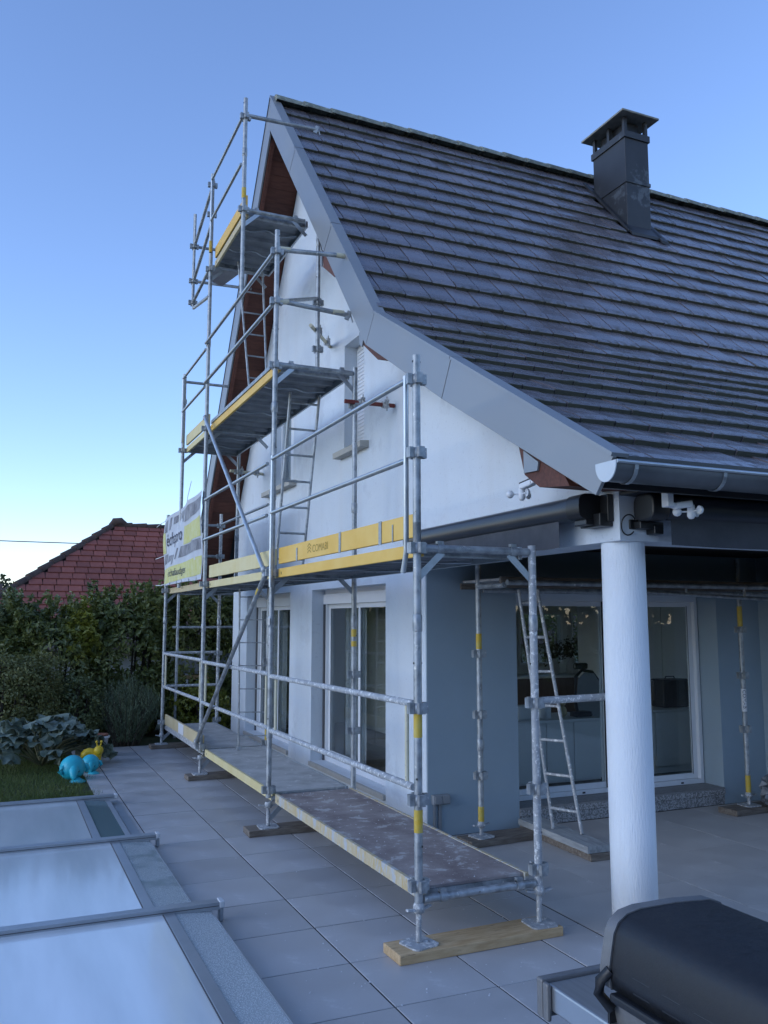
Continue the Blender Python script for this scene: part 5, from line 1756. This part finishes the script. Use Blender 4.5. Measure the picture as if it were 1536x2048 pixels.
# ================================================================== PLANTS
def leaves(P, Nn, size, rng, aspect=0.45, fold=0.25, jit=0.9):
    """folded diamond leaves at points P with facing Nn -> verts, faces(tri)"""
    n_ = len(P)
    d = Nn + rng.normal(0, jit, (n_, 3))
    d /= np.linalg.norm(d, axis=1, keepdims=True) + 1e-9
    r_ = rng.normal(0, 1, (n_, 3))
    a = np.cross(d, r_)
    a /= np.linalg.norm(a, axis=1, keepdims=True) + 1e-9
    b_ = np.cross(d, a)
    s_ = size * rng.uniform(0.65, 1.25, (n_, 1))
    base = P - a * s_ * 0.5
    tip = P + a * s_ * 0.5 - d * s_ * 0.12
    mid = P + d * s_ * 0.03
    l_ = mid + b_ * s_ * aspect * 0.5 + d * s_ * fold * 0.3
    r2 = mid - b_ * s_ * aspect * 0.5 + d * s_ * fold * 0.3
    v = np.stack([base, l_, tip, r2], 1).reshape(-1, 3)
    k = np.arange(n_)[:, None] * 4
    f = np.concatenate([k + np.array([0, 1, 2]), k + np.array([0, 2, 3])], 1).reshape(-1, 3)
    return v, f


def lump(rng, n_, rx, ry, h, box=0.5):
    """points through an uneven bush volume standing on z=0, most of them near the skin, with outward normals"""
    u = rng.normal(0, 1, (n_, 3))
    u /= np.linalg.norm(u, axis=1, keepdims=True)
    p = np.sign(u) * np.abs(u) ** box
    p /= np.maximum(np.max(np.abs(p), axis=1, keepdims=True) * (1 - box) + np.linalg.norm(p, axis=1, keepdims=True) * box, 1e-6)
    ph = rng.uniform(0, 6.28, 6)
    bump_ = 1 + 0.11 * np.sin(5 * u[:, 0] + ph[0]) * np.sin(4 * u[:, 2] + ph[1]) + 0.09 * np.sin(9 * u[:, 0] + 7 * u[:, 2] + ph[2]) + 0.07 * np.sin(13 * u[:, 1] + 11 * u[:, 2] + ph[3])
    rad = (1 - np.abs(rng.normal(0, 0.13, n_))) * bump_
    p = p * rad[:, None]
    return p * np.array([rx, ry, h / 2]) + np.array([0, 0, h / 2]), u


def shrub(name, label, c, rx, ry, h, n_, size, mt, seed, aspect=0.42, shoots=0, group='garden hedge shrubs', cat='shrub', box=0.6, mt2=None):
    rng = np.random.default_rng(seed)
    t_ = thing(name, c, label, cat, group)
    P, U = lump(rng, n_, rx, ry, h, box)
    keep = P[:, 2] > 0.03
    P, U = P[keep], U[keep]
    up = U + np.array([0, 0, 0.35])
    sets = [(P, up)]
    for k in range(shoots):
        sx, sy = rng.uniform(-rx, rx) * 0.9, rng.uniform(-ry, ry) * 0.7
        hh = rng.uniform(0.12, 0.42)
        m_ = 26
        tt = rng.uniform(0, 1, m_)
        lean = rng.normal(0, 0.12, 2)
        Q = np.stack([sx + lean[0] * tt * 2 * hh + rng.normal(0, 0.02, m_), sy + lean[1] * tt + rng.normal(0, 0.02, m_), h * 0.93 + hh * tt], 1)
        sets.append((Q, np.tile([0, 0, 0.6], (m_, 1)) + rng.normal(0, .4, (m_, 3))))
    P = np.concatenate([s_[0] for s_ in sets]); U = np.concatenate([s_[1] for s_ in sets])
    if mt2 is not None:
        sel = mt2[1](P)
        groups_ = [(P[~sel], U[~sel], mt), (P[sel], U[sel], mt2[0])]
    else:
        groups_ = [(P, U, mt)]
    for PP, UU, mm in groups_:
        v, f = leaves(PP, UU, size, rng, aspect)
        place('crown', fast_mesh('crown', v, f, 3), t_, c, M[mm])
    # woody stems filling the inside
    st = MB()
    for k in range(9):
        a, b_ = rng.uniform(-rx, rx) * 0.6, rng.uniform(-ry, ry) * 0.5
        q = [Vector((a * 0.3, b_ * 0.3, 0.0)), Vector((a * 0.7, b_ * 0.7, h * 0.4)), Vector((a, b_, h * 0.85))]
        st.path([tuple(Vector(c) + x) for x in q], 0.02, 6, True, [0.03, 0.02, 0.008])
    part('trunk', st, M['bark'], t_)
    return t_


shrub('laurel_shrub', 'dark laurel shrub at the left end of the hedge with upright pale shoots', (-2.75, 10.5, -0.02), 0.85, 0.75, 2.15, 17000, 0.115, 'laurel2', 1, shoots=26)
shrub('laurel_shrub', 'laurel shrub in the hedge with yellow-green young leaves on top', (-1.45, 10.3, -0.02), 0.85, 0.75, 2.10, 18000, 0.115, 'laurel', 2, shoots=26,
      mt2=('yellow_leaf', lambda P: ((P[:, 0] - 0.52) ** 2 / 0.14 + (P[:, 2] - 1.75) ** 2 / 0.32 + 0.9 * np.sin(P[:, 0] * 23) * np.sin(P[:, 2] * 19)) < 0.75))
shrub('laurel_shrub', 'darkest laurel shrub in the middle of the hedge, behind the rosemary bush', (-0.25, 10.5, -0.02), 0.80, 0.75, 2.30, 18000, 0.115, 'laurel', 3, shoots=30)
shrub('laurel_shrub', 'tall laurel shrub in the hedge behind the banner end of the scaffold', (0.85, 10.5, -0.02), 0.80, 0.75, 2.35, 17000, 0.11, 'laurel', 4, shoots=26)
shrub('laurel_shrub', 'laurel shrub in the hedge seen through the scaffold next to the white wall', (1.95, 11.0, -0.02), 0.85, 0.75, 2.15, 14000, 0.11, 'laurel', 5, shoots=16)
shrub('laurel_shrub', 'laurel shrub seen through the office rear window', (9.5, 12.5, -0.02), 2.6, 0.9, 2.3, 7000, 0.13, 'laurel', 6, shoots=10)
shrub('box_shrub', 'rounded small-leaved olive shrub at the left border', (-2.22, 8.95, -0.02), 0.95, 0.55, 1.45, 15000, 0.052, 'box_leaf', 7, aspect=0.6, box=0.8, group='garden bushes')
shrub('low_shrub', 'loose leafy bush between the olive shrub and the rosemary', (-1.15, 9.15, -0.02), 0.45, 0.4, 1.05, 3800, 0.06, 'laurel2', 8, aspect=0.5, box=0.9, shoots=6, group='garden bushes')
shrub('variegated_shrub', 'pale-leaved low bush behind the far scaffold feet', (0.85, 9.75, -0.02), 0.5, 0.35, 0.85, 2600, 0.07, 'yellow_leaf', 9, aspect=0.6, box=0.9, group='garden bushes')


def rosemary(c, r_, h, n_, seed):
    rng = np.random.default_rng(seed)
    t_ = thing('rosemary_bush', c, 'dense upright rosemary bush with needle leaves beside the terrace', 'bush')
    V, F = [], []
    k0 = 0
    stm = MB()
    Ps, Us = [], []
    for k in range(n_):
        a, q = rng.uniform(0, 6.28), math.sqrt(rng.uniform(0, 1))
        bx, by = r_ * 0.35 * q * math.cos(a), r_ * 0.35 * q * math.sin(a)
        ex, ey = r_ * q * math.cos(a) * rng.uniform(0.8, 1.15), r_ * 0.8 * q * math.sin(a)
        hh = h * (1 - 0.35 * q * q) * rng.uniform(0.72, 1.1)
        m_ = 40
        tt = rng.uniform(0.12, 1, m_)
        Ps.append(np.stack([bx + (ex - bx) * tt ** 1.5 + rng.normal(0, 0.013, m_), by + (ey - by) * tt ** 1.5 + rng.normal(0, 0.013, m_), hh * tt], 1))
        d = rng.normal(0, 0.55, (m_, 3)) + np.array([0, 0, 1.2])
        Us.append(d)
        if k % 4 == 0:
            stm.path([(c[0] + bx, c[1] + by, c[2]), (c[0] + (bx + ex) / 2, c[1] + (by + ey) / 2, c[2] + hh * .6), (c[0] + ex, c[1] + ey, c[2] + hh * 0.97)], 0.005, 5, True, [0.007, 0.005, 0.002])
    P = np.concatenate(Ps); D = np.concatenate(Us)
    D /= np.linalg.norm(D, axis=1, keepdims=True)
    L_ = 0.045 * rng.uniform(0.7, 1.3, (len(P), 1))
    S = np.cross(D, rng.normal(0, 1, D.shape)); S /= np.linalg.norm(S, axis=1, keepdims=True)
    v = np.stack([P - S * 0.0045, P + S * 0.0045, P + D * L_], 1).reshape(-1, 3)
    f = np.arange(len(P) * 3).reshape(-1, 3)
    place('foliage', fast_mesh('foliage', v, f, 3), t_, c, M['rosemary'])
    part('stem', stm, M['bark'], t_)


rosemary((-0.42, 9.05, -0.02), 0.52, 0.98, 620, 21)
rosemary_c = None

# big-leaved vegetable plant: every leaf its own part
bl = thing('leafy_plant', (-1.65, 7.55, -0.02), 'sprawling plant with big lobed blue-green leaves at the lawn edge', 'plant')


def big_leaf(R_, seed):
    rng = random.Random(seed)
    mb = MB()
    n_, m_ = 40, 5
    ph = rng.uniform(0, 6)
    mb.v.append((0, 0, 0))
    for i in range(1, m_ + 1):
        for k in range(n_):
            a = -math.pi * 0.93 + 2 * math.pi * 0.93 * k / (n_ - 1)
            lob = 0.72 + 0.20 * abs(math.cos(2.5 * a)) + 0.06 * math.sin(11 * a + ph) + 0.03 * rng.uniform(-1, 1)
            r_ = R_ * lob * i / m_
            z = R_ * (0.16 * math.cos(5 * a) * (i / m_) ** 2 + 0.09 * math.sin(9 * a + ph) * (i / m_) ** 2 - 0.22 * (i / m_) ** 2 + 0.05 * rng.uniform(-1, 1) * (i / m_))
            mb.v.append((r_ * math.cos(a), r_ * math.sin(a), z))
    for k in range(n_ - 1): mb.f.append((0, 1 + k, 2 + k)); mb.sm.append(True)
    for i in range(m_ - 1):
        for k in range(n_ - 1):
            a = 1 + i * n_ + k
            mb.f.append((a, a + n_, a + n_ + 1, a + 1)); mb.sm.append(True)
    return mb.mesh('leaf')


leaf_mes = [big_leaf(0.195, s_) for s_ in range(5)]
rr = random.Random(5)
for k in range(64):
    a = rr.uniform(0, 6.283)
    q = rr.uniform(0.15, 1.0) ** 0.6
    lx = -1.65 + 0.78 * q * math.cos(a)
    ly = 7.55 + 0.62 * q * math.sin(a)
    lz = 0.56 - 0.42 * q ** 2 + rr.uniform(-0.06, 0.10)
    o = place('leaf', leaf_mes[k % 5], bl, (lx, ly, max(lz, 0.05)), M['big_leaf'])
    o.rotation_euler = (rr.gauss(0, 0.35) + 0.55 * q * -math.sin(a) * -1, rr.gauss(0, 0.35) + 0.55 * q * math.cos(a), a + rr.gauss(0, 0.5))
    s_ = rr.uniform(0.7, 1.1)
    o.scale = (s_, s_, s_)
    if k % 2 == 0:
        part('stalk', MB().path([(-1.65, 7.55, 0.0), (-1.65 + (lx + 1.65) * 0.5, 7.55 + (ly - 7.55) * 0.5, lz * 0.75), (lx, ly, lz)], 0.011, 6, True, [0.016, 0.012, 0.008]), M['stem'], bl)

# lawn blades
rng = np.random.default_rng(77)
n_ = 26000
gx = rng.uniform(-3.2, -1.10, n_); gy = rng.uniform(4.98, 8.9, n_)
edge = -1.22 + 0.05 * np.sin(gy * 5.1) + 0.04 * np.sin(gy * 13)
keep = gx < edge + rng.normal(0, 0.03, n_)
gx, gy = gx[keep], gy[keep]
n_ = len(gx)
hh = rng.uniform(0.025, 0.06, n_)
ang = rng.uniform(0, 6.28, n_)
ln = rng.normal(0, 0.022, (n_, 2))
wv = 0.0035
z0 = np.full(n_, -0.022)
v = np.stack([np.stack([gx - wv * np.cos(ang), gy - wv * np.sin(ang), z0], 1), np.stack([gx + wv * np.cos(ang), gy + wv * np.sin(ang), z0], 1), np.stack([gx + ln[:, 0], gy + ln[:, 1], z0 + hh], 1)], 1).reshape(-1, 3)
go = place('grass', fast_mesh('grass', v, np.arange(n_ * 3).reshape(-1, 3), 3), None, (0, 0, 0), M['grass'])
tag(go, 'short green lawn grass beside the terrace', 'grass')
go['kind'] = 'stuff'

# tree clumps beyond the neighbour's roof and round the garden
def tree(c, h, r_, n_, size, seed, label, mt='far_leaf', group='trees beyond the garden'):
    rng = np.random.default_rng(seed)
    t_ = thing('tree', c, label, 'tree', group)
    cl = MB()
    Ps, Us = [], []
    part('trunk', MB().path([c, (c[0] + 0.1 * r_, c[1], c[2] + h * 0.45), (c[0], c[1], c[2] + h * 0.8)], 0.1, 8, True, [0.06 * h * 0.5, 0.04 * h * 0.5, 0.01 * h]), M['bark'], t_)
    for k in range(14):
        u = rng.normal(0, 1, 3); u /= np.linalg.norm(u)
        cc = u * np.array([r_, r_, h * 0.3]) * rng.uniform(0.3, 0.8) + np.array([0, 0, h * 0.66])
        m_ = n_ // 14
        w2 = rng.normal(0, 1, (m_, 3)); w2 /= np.linalg.norm(w2, axis=1, keepdims=True)
        rad = r_ * rng.uniform(0.3, 0.5)
        Ps.append(cc + w2 * rad * (1 - np.abs(rng.normal(0, 0.25, (m_, 1))))); Us.append(w2)
    v, f = leaves(np.concatenate(Ps), np.concatenate(Us), size, rng, 0.55)
    place('crown', fast_mesh('crown', v, f, 3), t_, c, M[mt])


tree((-3.3, 42, -0.02), 4.3, 1.9, 3000, 0.22, 31, 'rounded tree far off at the left edge of the picture')
tree((-0.6, 46, -0.02), 4.6, 1.3, 2200, 0.2, 32, 'thin sunlit tree just above the hip of the red roof')

# hedges out of view; the rear one is added to darken window reflections
rng = np.random.default_rng(404)
for lab, (cx, cy), (hx, hy), hh, nn in (('long hedge continuing to the left of the picture', (-9.5, 11.2), (5.6, 0.6), 2.4, 14000), ('tall unseen hedge added behind the photographer to darken window reflections', (10.0, -14.5), (30, 0.8), 4.2, 36000)):
    side = rng.uniform(-1, 1, (nn, 3)) * np.array([hx, hy, hh / 2]) + np.array([0, 0, hh / 2])
    v, f = leaves(side, rng.normal(0, 1, (nn, 3)), 0.34, rng, 0.6)
    o = place('hedge', fast_mesh('hedge', v, f, 3), None, (cx, cy, -0.02), M['laurel'])
    tag(o, lab, 'hedge')
    o['kind'] = 'stuff'

# ================================================================== NEIGHBOUR'S HOUSE
nh = thing('neighbour_house', (3.0, 19.0, 0), 'neighbouring house with a red tiled hipped roof behind the hedge', 'house')
RYn, RZn, EYn, EZn = 20.5, 4.45, 15.8, 1.2
sl = (RZn - EZn) / (RYn - EYn)
HX, EX0 = 0.55, -3.85
part('wall', MB().box(-3.2, 13, 16.4, 24, -0.02, 1.35), M['house_wall_far'], nh)
nr = part('roof', MB().add([(EX0, EYn, EZn - .03), (14, EYn, EZn - .03), (14, RYn, RZn - .03), (HX, RYn, RZn - .03), (EX0, 24.4, EZn - .03), (14, 24.4, EZn - .03)],
                           [(0, 1, 2, 3), (3, 2, 5, 4), (0, 3, 4), (0, 4, 5, 1)]), M['red_ridge'], nh)
d = Vector((0, RYn - EYn, RZn - EZn)); Ls = d.length; d.normalize(); nrm = Vector((0, -d.z, d.y))
rw, rl = 0.32, Ls / 20
rt_ = MB()
hw = rw / 2 - 0.006
rt_.add([(-hw, -0.02, 0.0), (hw, -0.02, 0.0), (-hw, -0.02, 0.05), (hw, -0.02, 0.05), (-hw * .96, rl, 0.02), (hw * .96, rl, 0.02)], [(0, 1, 3, 2), (2, 3, 5, 4), (0, 2, 4), (1, 5, 3)])
rt_me = rt_.mesh('roof_tile')
basis = Matrix((Vector((1, 0, 0)), d, nrm)).transposed()
cnt = 0
for r_ in range(4, 20):
    fr_ = (r_ + 0.35) / 20
    xl = EX0 + (HX - EX0) * fr_
    x = xl + 0.15 + (rw / 2 if r_ % 2 else 0)
    while x < 3.45:
        p = Vector((x, EYn, EZn)) + d * (rl * r_)
        o = place('roof_tile', rt_me, nr, p, M['red_tile'])
        o.rotation_euler = (basis @ Matrix.Rotation(random.gauss(0, 0.01), 3, 'Z')).to_euler()
        x += rw
        cnt += 1
hp0, hp1 = Vector((EX0, EYn, EZn)), Vector((HX, RYn, RZn))
for k in range(16):
    a, b_ = hp0.lerp(hp1, k / 16), hp0.lerp(hp1, (k + 1.04) / 16)
    part('hip_tile', MB().path([a + Vector((0, 0, .03)), b_ + Vector((0, 0, 0.0))], 0.09, 8, True, [0.098, 0.09]), M['red_ridge'], nr)
x = HX + 0.1
while x < 5:
    part('ridge_tile', MB().path([(x, RYn, RZn + .0), (x + 0.42, RYn, RZn + 0.02)], 0.1, 8, True, [0.085, 0.10]), M['red_ridge'], nr)
    x += 0.40
part('ridge_end', MB().path([(HX - 0.05, RYn, RZn - 0.02), (HX + 0.05, RYn - 0.02, RZn + 0.10), (HX + 0.2, RYn, RZn + 0.12), (HX + 0.35, RYn, RZn + 0.02)], 0.12, 8, True, [0.10, 0.14, 0.13, 0.09]), M['red_ridge'], nr)
shed = thing('garden_shed', (-3.2, 24, 0), 'low dark shed roof left of the red tiled roof', 'shed')
part('wall', MB().box(-4.8, -2.3, 24, 26, -0.02, 2.3), M['brown_wood'], shed)
part('roof', MB().prism_x([(23.8, 2.3), (26.2, 2.3), (25, 2.95)], -5.0, -2.2), M['red_ridge'], shed)

# overhead cable
pts = [(-40 + 40.5 * k / 20, 30.5, 4.75 + 1.6 * (1 - k / 20) ** 2 * 0.35) for k in range(21)]
solo('overhead_cable', MB().path(pts, 0.018, 6), M['cable'], (-10, 30.5, 4.7), 'thin overhead cable in the sky left of the red roof', 'cable')
gw_ = thing('garden_wall', (0.9, 9.9, 0), 'grey garden panel behind the far scaffold posts', 'wall')
part('panel', MB().box(0.45, 2.2, 10.0, 10.05, 0.95, 1.28), M['barge'], gw_)
part('plank', MB().box(0.45, 2.2, 9.98, 10.04, 0.86, 0.93), M['plank_new'], gw_)
part('stake', MB().tube((0.55, 10.02, -0.02), (0.55, 10.02, 1.3), 0.02, 8), M['galv'], gw_)
part('stake', MB().tube((2.0, 10.02, -0.02), (2.0, 10.02, 1.3), 0.02, 8), M['galv'], gw_)
gf = thing('garden_rail', (0.6, 9.6, 0), 'tube rail frame standing by the hedge behind the scaffold', 'railing')
for x in (0.40,):
    part('post', MB().tube((x, 9.6, -0.02), (x, 9.6, 2.42), 0.024, 10), M['galv'], gf)
for z in (2.26, 1.72):
    part('rail', MB().tube((0.32, 9.6, z), (1.5, 9.6, z), 0.021, 10), M['galv'], gf)

# ================================================================== ROOM CONTENTS
FZ = 0.16
dsk = thing('desk', (3.2, 3.1, FZ), 'white desk unit behind the glass of the porch door', 'desk')
part('top', MB().box(2.55, 3.60, 2.95, 3.55, 0.80, 0.83), M['cabinet'], dsk, 0.003)
for a, b_ in ((2.56, 2.9), (2.91, 3.24), (3.25, 3.585)):
    part('front', MB().box(a, b_, 2.965, 2.985, FZ + 0.06, 0.797), M['cabinet'], dsk, 0.003)
part('carcass', MB().box(2.56, 3.59, 2.99, 3.54, FZ + 0.04, 0.797), M['cabinet'], dsk)
cab = thing('cabinet', (4.7, 3.3, FZ), 'white low cupboard on the right behind the glass', 'cabinet')
part('carcass', MB().box(4.16, 5.25, 3.15, 3.6, FZ + 0.08, 0.83), M['cabinet'], cab)
part('top', MB().box(4.15, 5.26, 3.12, 3.6, 0.832, 0.85), M['cabinet'], cab, 0.003)
for a, b_ in ((4.165, 4.45), (4.46, 5.24)):
    part('door', MB().box(a, b_, 3.128, 3.148, FZ + 0.085, 0.825), M['cabinet'], cab, 0.003)
part('plinth', MB().box(4.17, 5.24, 3.18, 3.58, FZ + 0.001, FZ + 0.078), M['cabinet'], cab)
sc_ = thing('suitcase', (4.9, 3.35, 0.85), 'black ribbed case standing on the low white cupboard', 'case')
part('shell', MB().box(4.70, 5.08, 3.25, 3.48, 0.853, 1.17), M['black'], sc_, 0.02)
for k in range(4): part('rib', MB().box(4.74 + k * 0.09, 4.77 + k * 0.09, 3.243, 3.2505, 0.88, 1.15), M['black'], sc_)
part('handle', MB().path([(4.82, 3.36, 1.17), (4.83, 3.36, 1.195), (4.95, 3.36, 1.195), (4.96, 3.36, 1.17)], 0.008, 6), M['black'], sc_)
tall = thing('tall_cabinet', (5.6, 4.6, FZ), 'tall pale wardrobe front in the depth of the office', 'cabinet')
for k in range(4): part('door', MB().box(4.9 + k * 0.5, 5.39 + k * 0.5, 4.6, 4.62, FZ + 0.02, 2.25), M['cabinet'], tall, 0.003)
part('carcass', MB().box(4.9, 6.9, 4.621, 5.1, FZ + 0.001, 2.27), M['cabinet'], tall)
# office chair
oc = thing('office_chair', (3.75, 3.25, FZ), 'black framed office chair with pale mesh back behind the glass', 'chair')
seat = part('seat', MB().box(3.62, 3.98, 3.05, 3.5, 0.60, 0.66), M['black'], oc, 0.02)
bk = []
for k in range(9):
    t_ = k / 8
    bk.append((3.66 + 0.03 * math.sin(t_ * 3), 3.42 + 0.10 * t_, 0.72 + 0.55 * t_))
part('back_frame', MB().path([(3.62, 3.36, 0.70), (3.57, 3.37, 0.95), (3.60, 3.40, 1.22), (3.70, 3.42, 1.29), (3.84, 3.42, 1.27), (3.97, 3.40, 1.10), (3.98, 3.37, 0.85), (3.95, 3.36, 0.70)], 0.018, 8), M['black'], oc)
part('mesh_back', MB().prism_y([(3.63, 0.70), (3.585, 0.95), (3.615, 1.20), (3.705, 1.27), (3.83, 1.255), (3.95, 1.09), (3.965, 0.85), (3.94, 0.70)], 3.372, 3.378), M['mesh_seat'], oc)
part('headrest', MB().box(3.60, 3.78, 3.40, 3.45, 1.30, 1.37), M['black'], oc, 0.02)
part('column', MB().tube((3.80, 3.28, FZ + 0.08), (3.80, 3.28, 0.60), 0.03, 10), M['galv_new'], oc)
for s_ in (3.585, 4.0):
    part('armrest', MB().path([(s_, 3.3, 0.62), (s_, 3.28, 0.82), (s_, 3.12, 0.84)], 0.018, 8), M['black'], oc)
for k in range(5):
    a = k * 2 * math.pi / 5 + 0.3
    lg = part('leg', MB().path([(3.80, 3.28, FZ + 0.10), (3.80 + 0.27 * math.cos(a), 3.28 + 0.27 * math.sin(a), FZ + 0.06)], 0.02, 8), M['galv_new'], oc)
    part('castor', MB().ball((3.80 + 0.27 * math.cos(a), 3.28 + 0.27 * math.sin(a), FZ + 0.028), 0.027), M['black'], lg)
# side table, vases with dark flowers, lamp, clutter
stb = thing('sideboard', (4.6, 5.5, FZ), 'long sideboard below the rear windows of the office', 'sideboard')
part('top', MB().box(3.9, 6.4, 5.35, 5.85, 1.06, 1.09), M['cabinet'], stb, 0.003)
part('carcass', MB().box(3.92, 6.38, 5.38, 5.85, FZ + 0.001, 1.058), M['brown_wood'], stb)
for i, (x, lab) in enumerate(((4.82, 'left grey vase of dark flowers on the sideboard'), (5.12, 'right grey vase of dark flowers on the sideboard'))):
    va = thing('vase', (x, 5.55, 1.09), lab, 'vase', 'vases on the sideboard')
    part('body', MB().lathe([(0, 1.092), (0.06, 1.092), (0.085, 1.16), (0.07, 1.24), (0.035, 1.29), (0.04, 1.31)], (x, 5.55, 0), 16), M['pot'], va)
    rg_ = np.random.default_rng(90 + i)
    P = rg_.normal(0, 1, (260, 3)) * np.array([0.10, 0.06, 0.075]) + np.array([0, 0, 0.33])
    v, f = leaves(P, rg_.normal(0, 1, (260, 3)), 0.05, rg_, 0.6)
    place('flowers', fast_mesh('flowers', v, f, 3), va, (x, 5.55, 1.09), M['bark'])
lm = thing('desk_lamp', (5.75, 5.55, 1.09), 'black jointed desk lamp on the sideboard', 'lamp')
part('base', MB().lathe([(0, 1.092), (0.07, 1.092), (0.07, 1.105), (0, 1.11)], (5.85, 5.55, 0), 16), M['black'], lm)
part('arm', MB().path([(5.85, 5.55, 1.10), (5.92, 5.55, 1.22), (5.66, 5.55, 1.46), (5.60, 5.55, 1.42)], 0.012, 6), M['black'], lm)
part('shade', MB().lathe([(0.015, 1.43), (0.06, 1.34)], (5.59, 5.55, 0), 12), M['black'], lm)
for i, (x, w_, h_, m_, nm, lb) in enumerate(((2.72, 0.16, 0.14, 'white_plastic', 'toy_box', 'small pale box at the left end of the white desk'), (3.0, 0.07, 0.20, 'white_plastic', 'carton', 'upright white carton on the white desk'),
                                   (3.22, 0.09, 0.15, 'tan_board', 'figurine', 'small tan figure on the white desk'), (3.45, 0.20, 0.05, 'black', 'book', 'dark flat book on the right of the white desk'))):
    if nm == 'figurine':
        o = solo(nm, MB().ball((x, 3.12, 0.83 + 0.06), 0.045, 0.04, 0.06).ball((x, 3.12, 0.98), 0.035), M[m_], (x, 3.12, 0.83), lb, 'figurine', None)
    else:
        mb = MB().box(x - w_ / 2, x + w_ / 2, 3.06, 3.18, 0.832, 0.832 + h_)
        mb.box(x - w_ / 2 + .01, x + w_ / 2 - .01, 3.05, 3.06, 0.842, 0.822 + h_)
        solo(nm, mb, M[m_], (x, 3.12, 0.83), lb, nm.replace('_', ' '), None, 0.006)

# rubbish sack at the right edge
rng = np.random.default_rng(3)
sk = MB()
n_, m_ = 22, 14
for i in range(m_ + 1):
    t_ = i / m_
    r_ = 0.21 * math.sin(math.pi * min(1, 0.12 + t_ * 0.86)) ** 0.6
    for k in range(n_):
        a = 2 * math.pi * k / n_
        q = r_ * (1 + 0.10 * math.sin(5 * a + i) + 0.08 * rng.normal())
        sk.v.append((4.79 + q * math.cos(a), 1.74 + q * math.sin(a), 0.005 + 0.40 * t_ + 0.015 * rng.normal() * (0 < i < m_)))
for i in range(m_):
    for k in range(n_):
        k2 = (k + 1) % n_
        sk.f.append((i * n_ + k, i * n_ + k2, (i + 1) * n_ + k2, (i + 1) * n_ + k)); sk.sm.append(False)
sack = thing('rubbish_sack', (4.79, 1.74, 0), 'crumpled dark plastic rubbish sack against the porch scaffold post', 'sack')
part('sack', sk, M['bag'], sack)
part('tie', MB().path([(4.79, 1.74, 0.38), (4.81, 1.72, 0.50), (4.77, 1.71, 0.60)], 0.03, 8, True, [0.06, 0.03, 0.05]), M['bag'], sack)

# plaster crumbs dropped round the feet and on the decks
rng = np.random.default_rng(55)
n_ = 260
cx = np.concatenate([rng.normal(0.2, 0.5, n_), rng.uniform(0.1, 0.72, 90)])
cy = np.concatenate([np.where(rng.uniform(0, 1, n_) < 0.6, rng.normal(-0.1, 0.45, n_), rng.uniform(0.3, 6, n_)), rng.uniform(0.1, 2.9, 90)])
cz = np.concatenate([np.zeros(n_), np.full(90, D1 + 0.001)])
ok = ~((np.abs(cy) < 0.14) & (cx > -0.2) & (cx < 0.93) & (cz < 0.1)) & (cx < 1.1) & (cx > -0.9)
cx, cy, cz = cx[ok], cy[ok], cz[ok]
n_ = len(cx)
sz = rng.uniform(0.002, 0.0075, n_)
v = np.empty((n_, 4, 3))
for k in range(3):
    a_ = rng.uniform(0, 1, n_) + k * 2.1
    v[:, k] = np.stack([cx + sz * np.cos(a_), cy + sz * np.sin(a_), cz + 0.0005], 1)
v[:, 3] = np.stack([cx, cy, cz + sz * rng.uniform(0.5, 1.1, n_)], 1)
k = np.arange(n_)[:, None] * 4
f = np.concatenate([k + np.array([0, 1, 3]), k + np.array([1, 2, 3]), k + np.array([2, 0, 3])], 1).reshape(-1, 3)
o = place('plaster_crumbs', fast_mesh('plaster_crumbs', v.reshape(-1, 3), f, 3), None, (0, 0, 0), M['white_label'])
tag(o, 'white plaster crumbs scattered round the scaffold feet', 'debris')
o['kind'] = 'stuff'

scene.cycles.max_bounces = 8
scene.cycles.transparent_max_bounces = 12
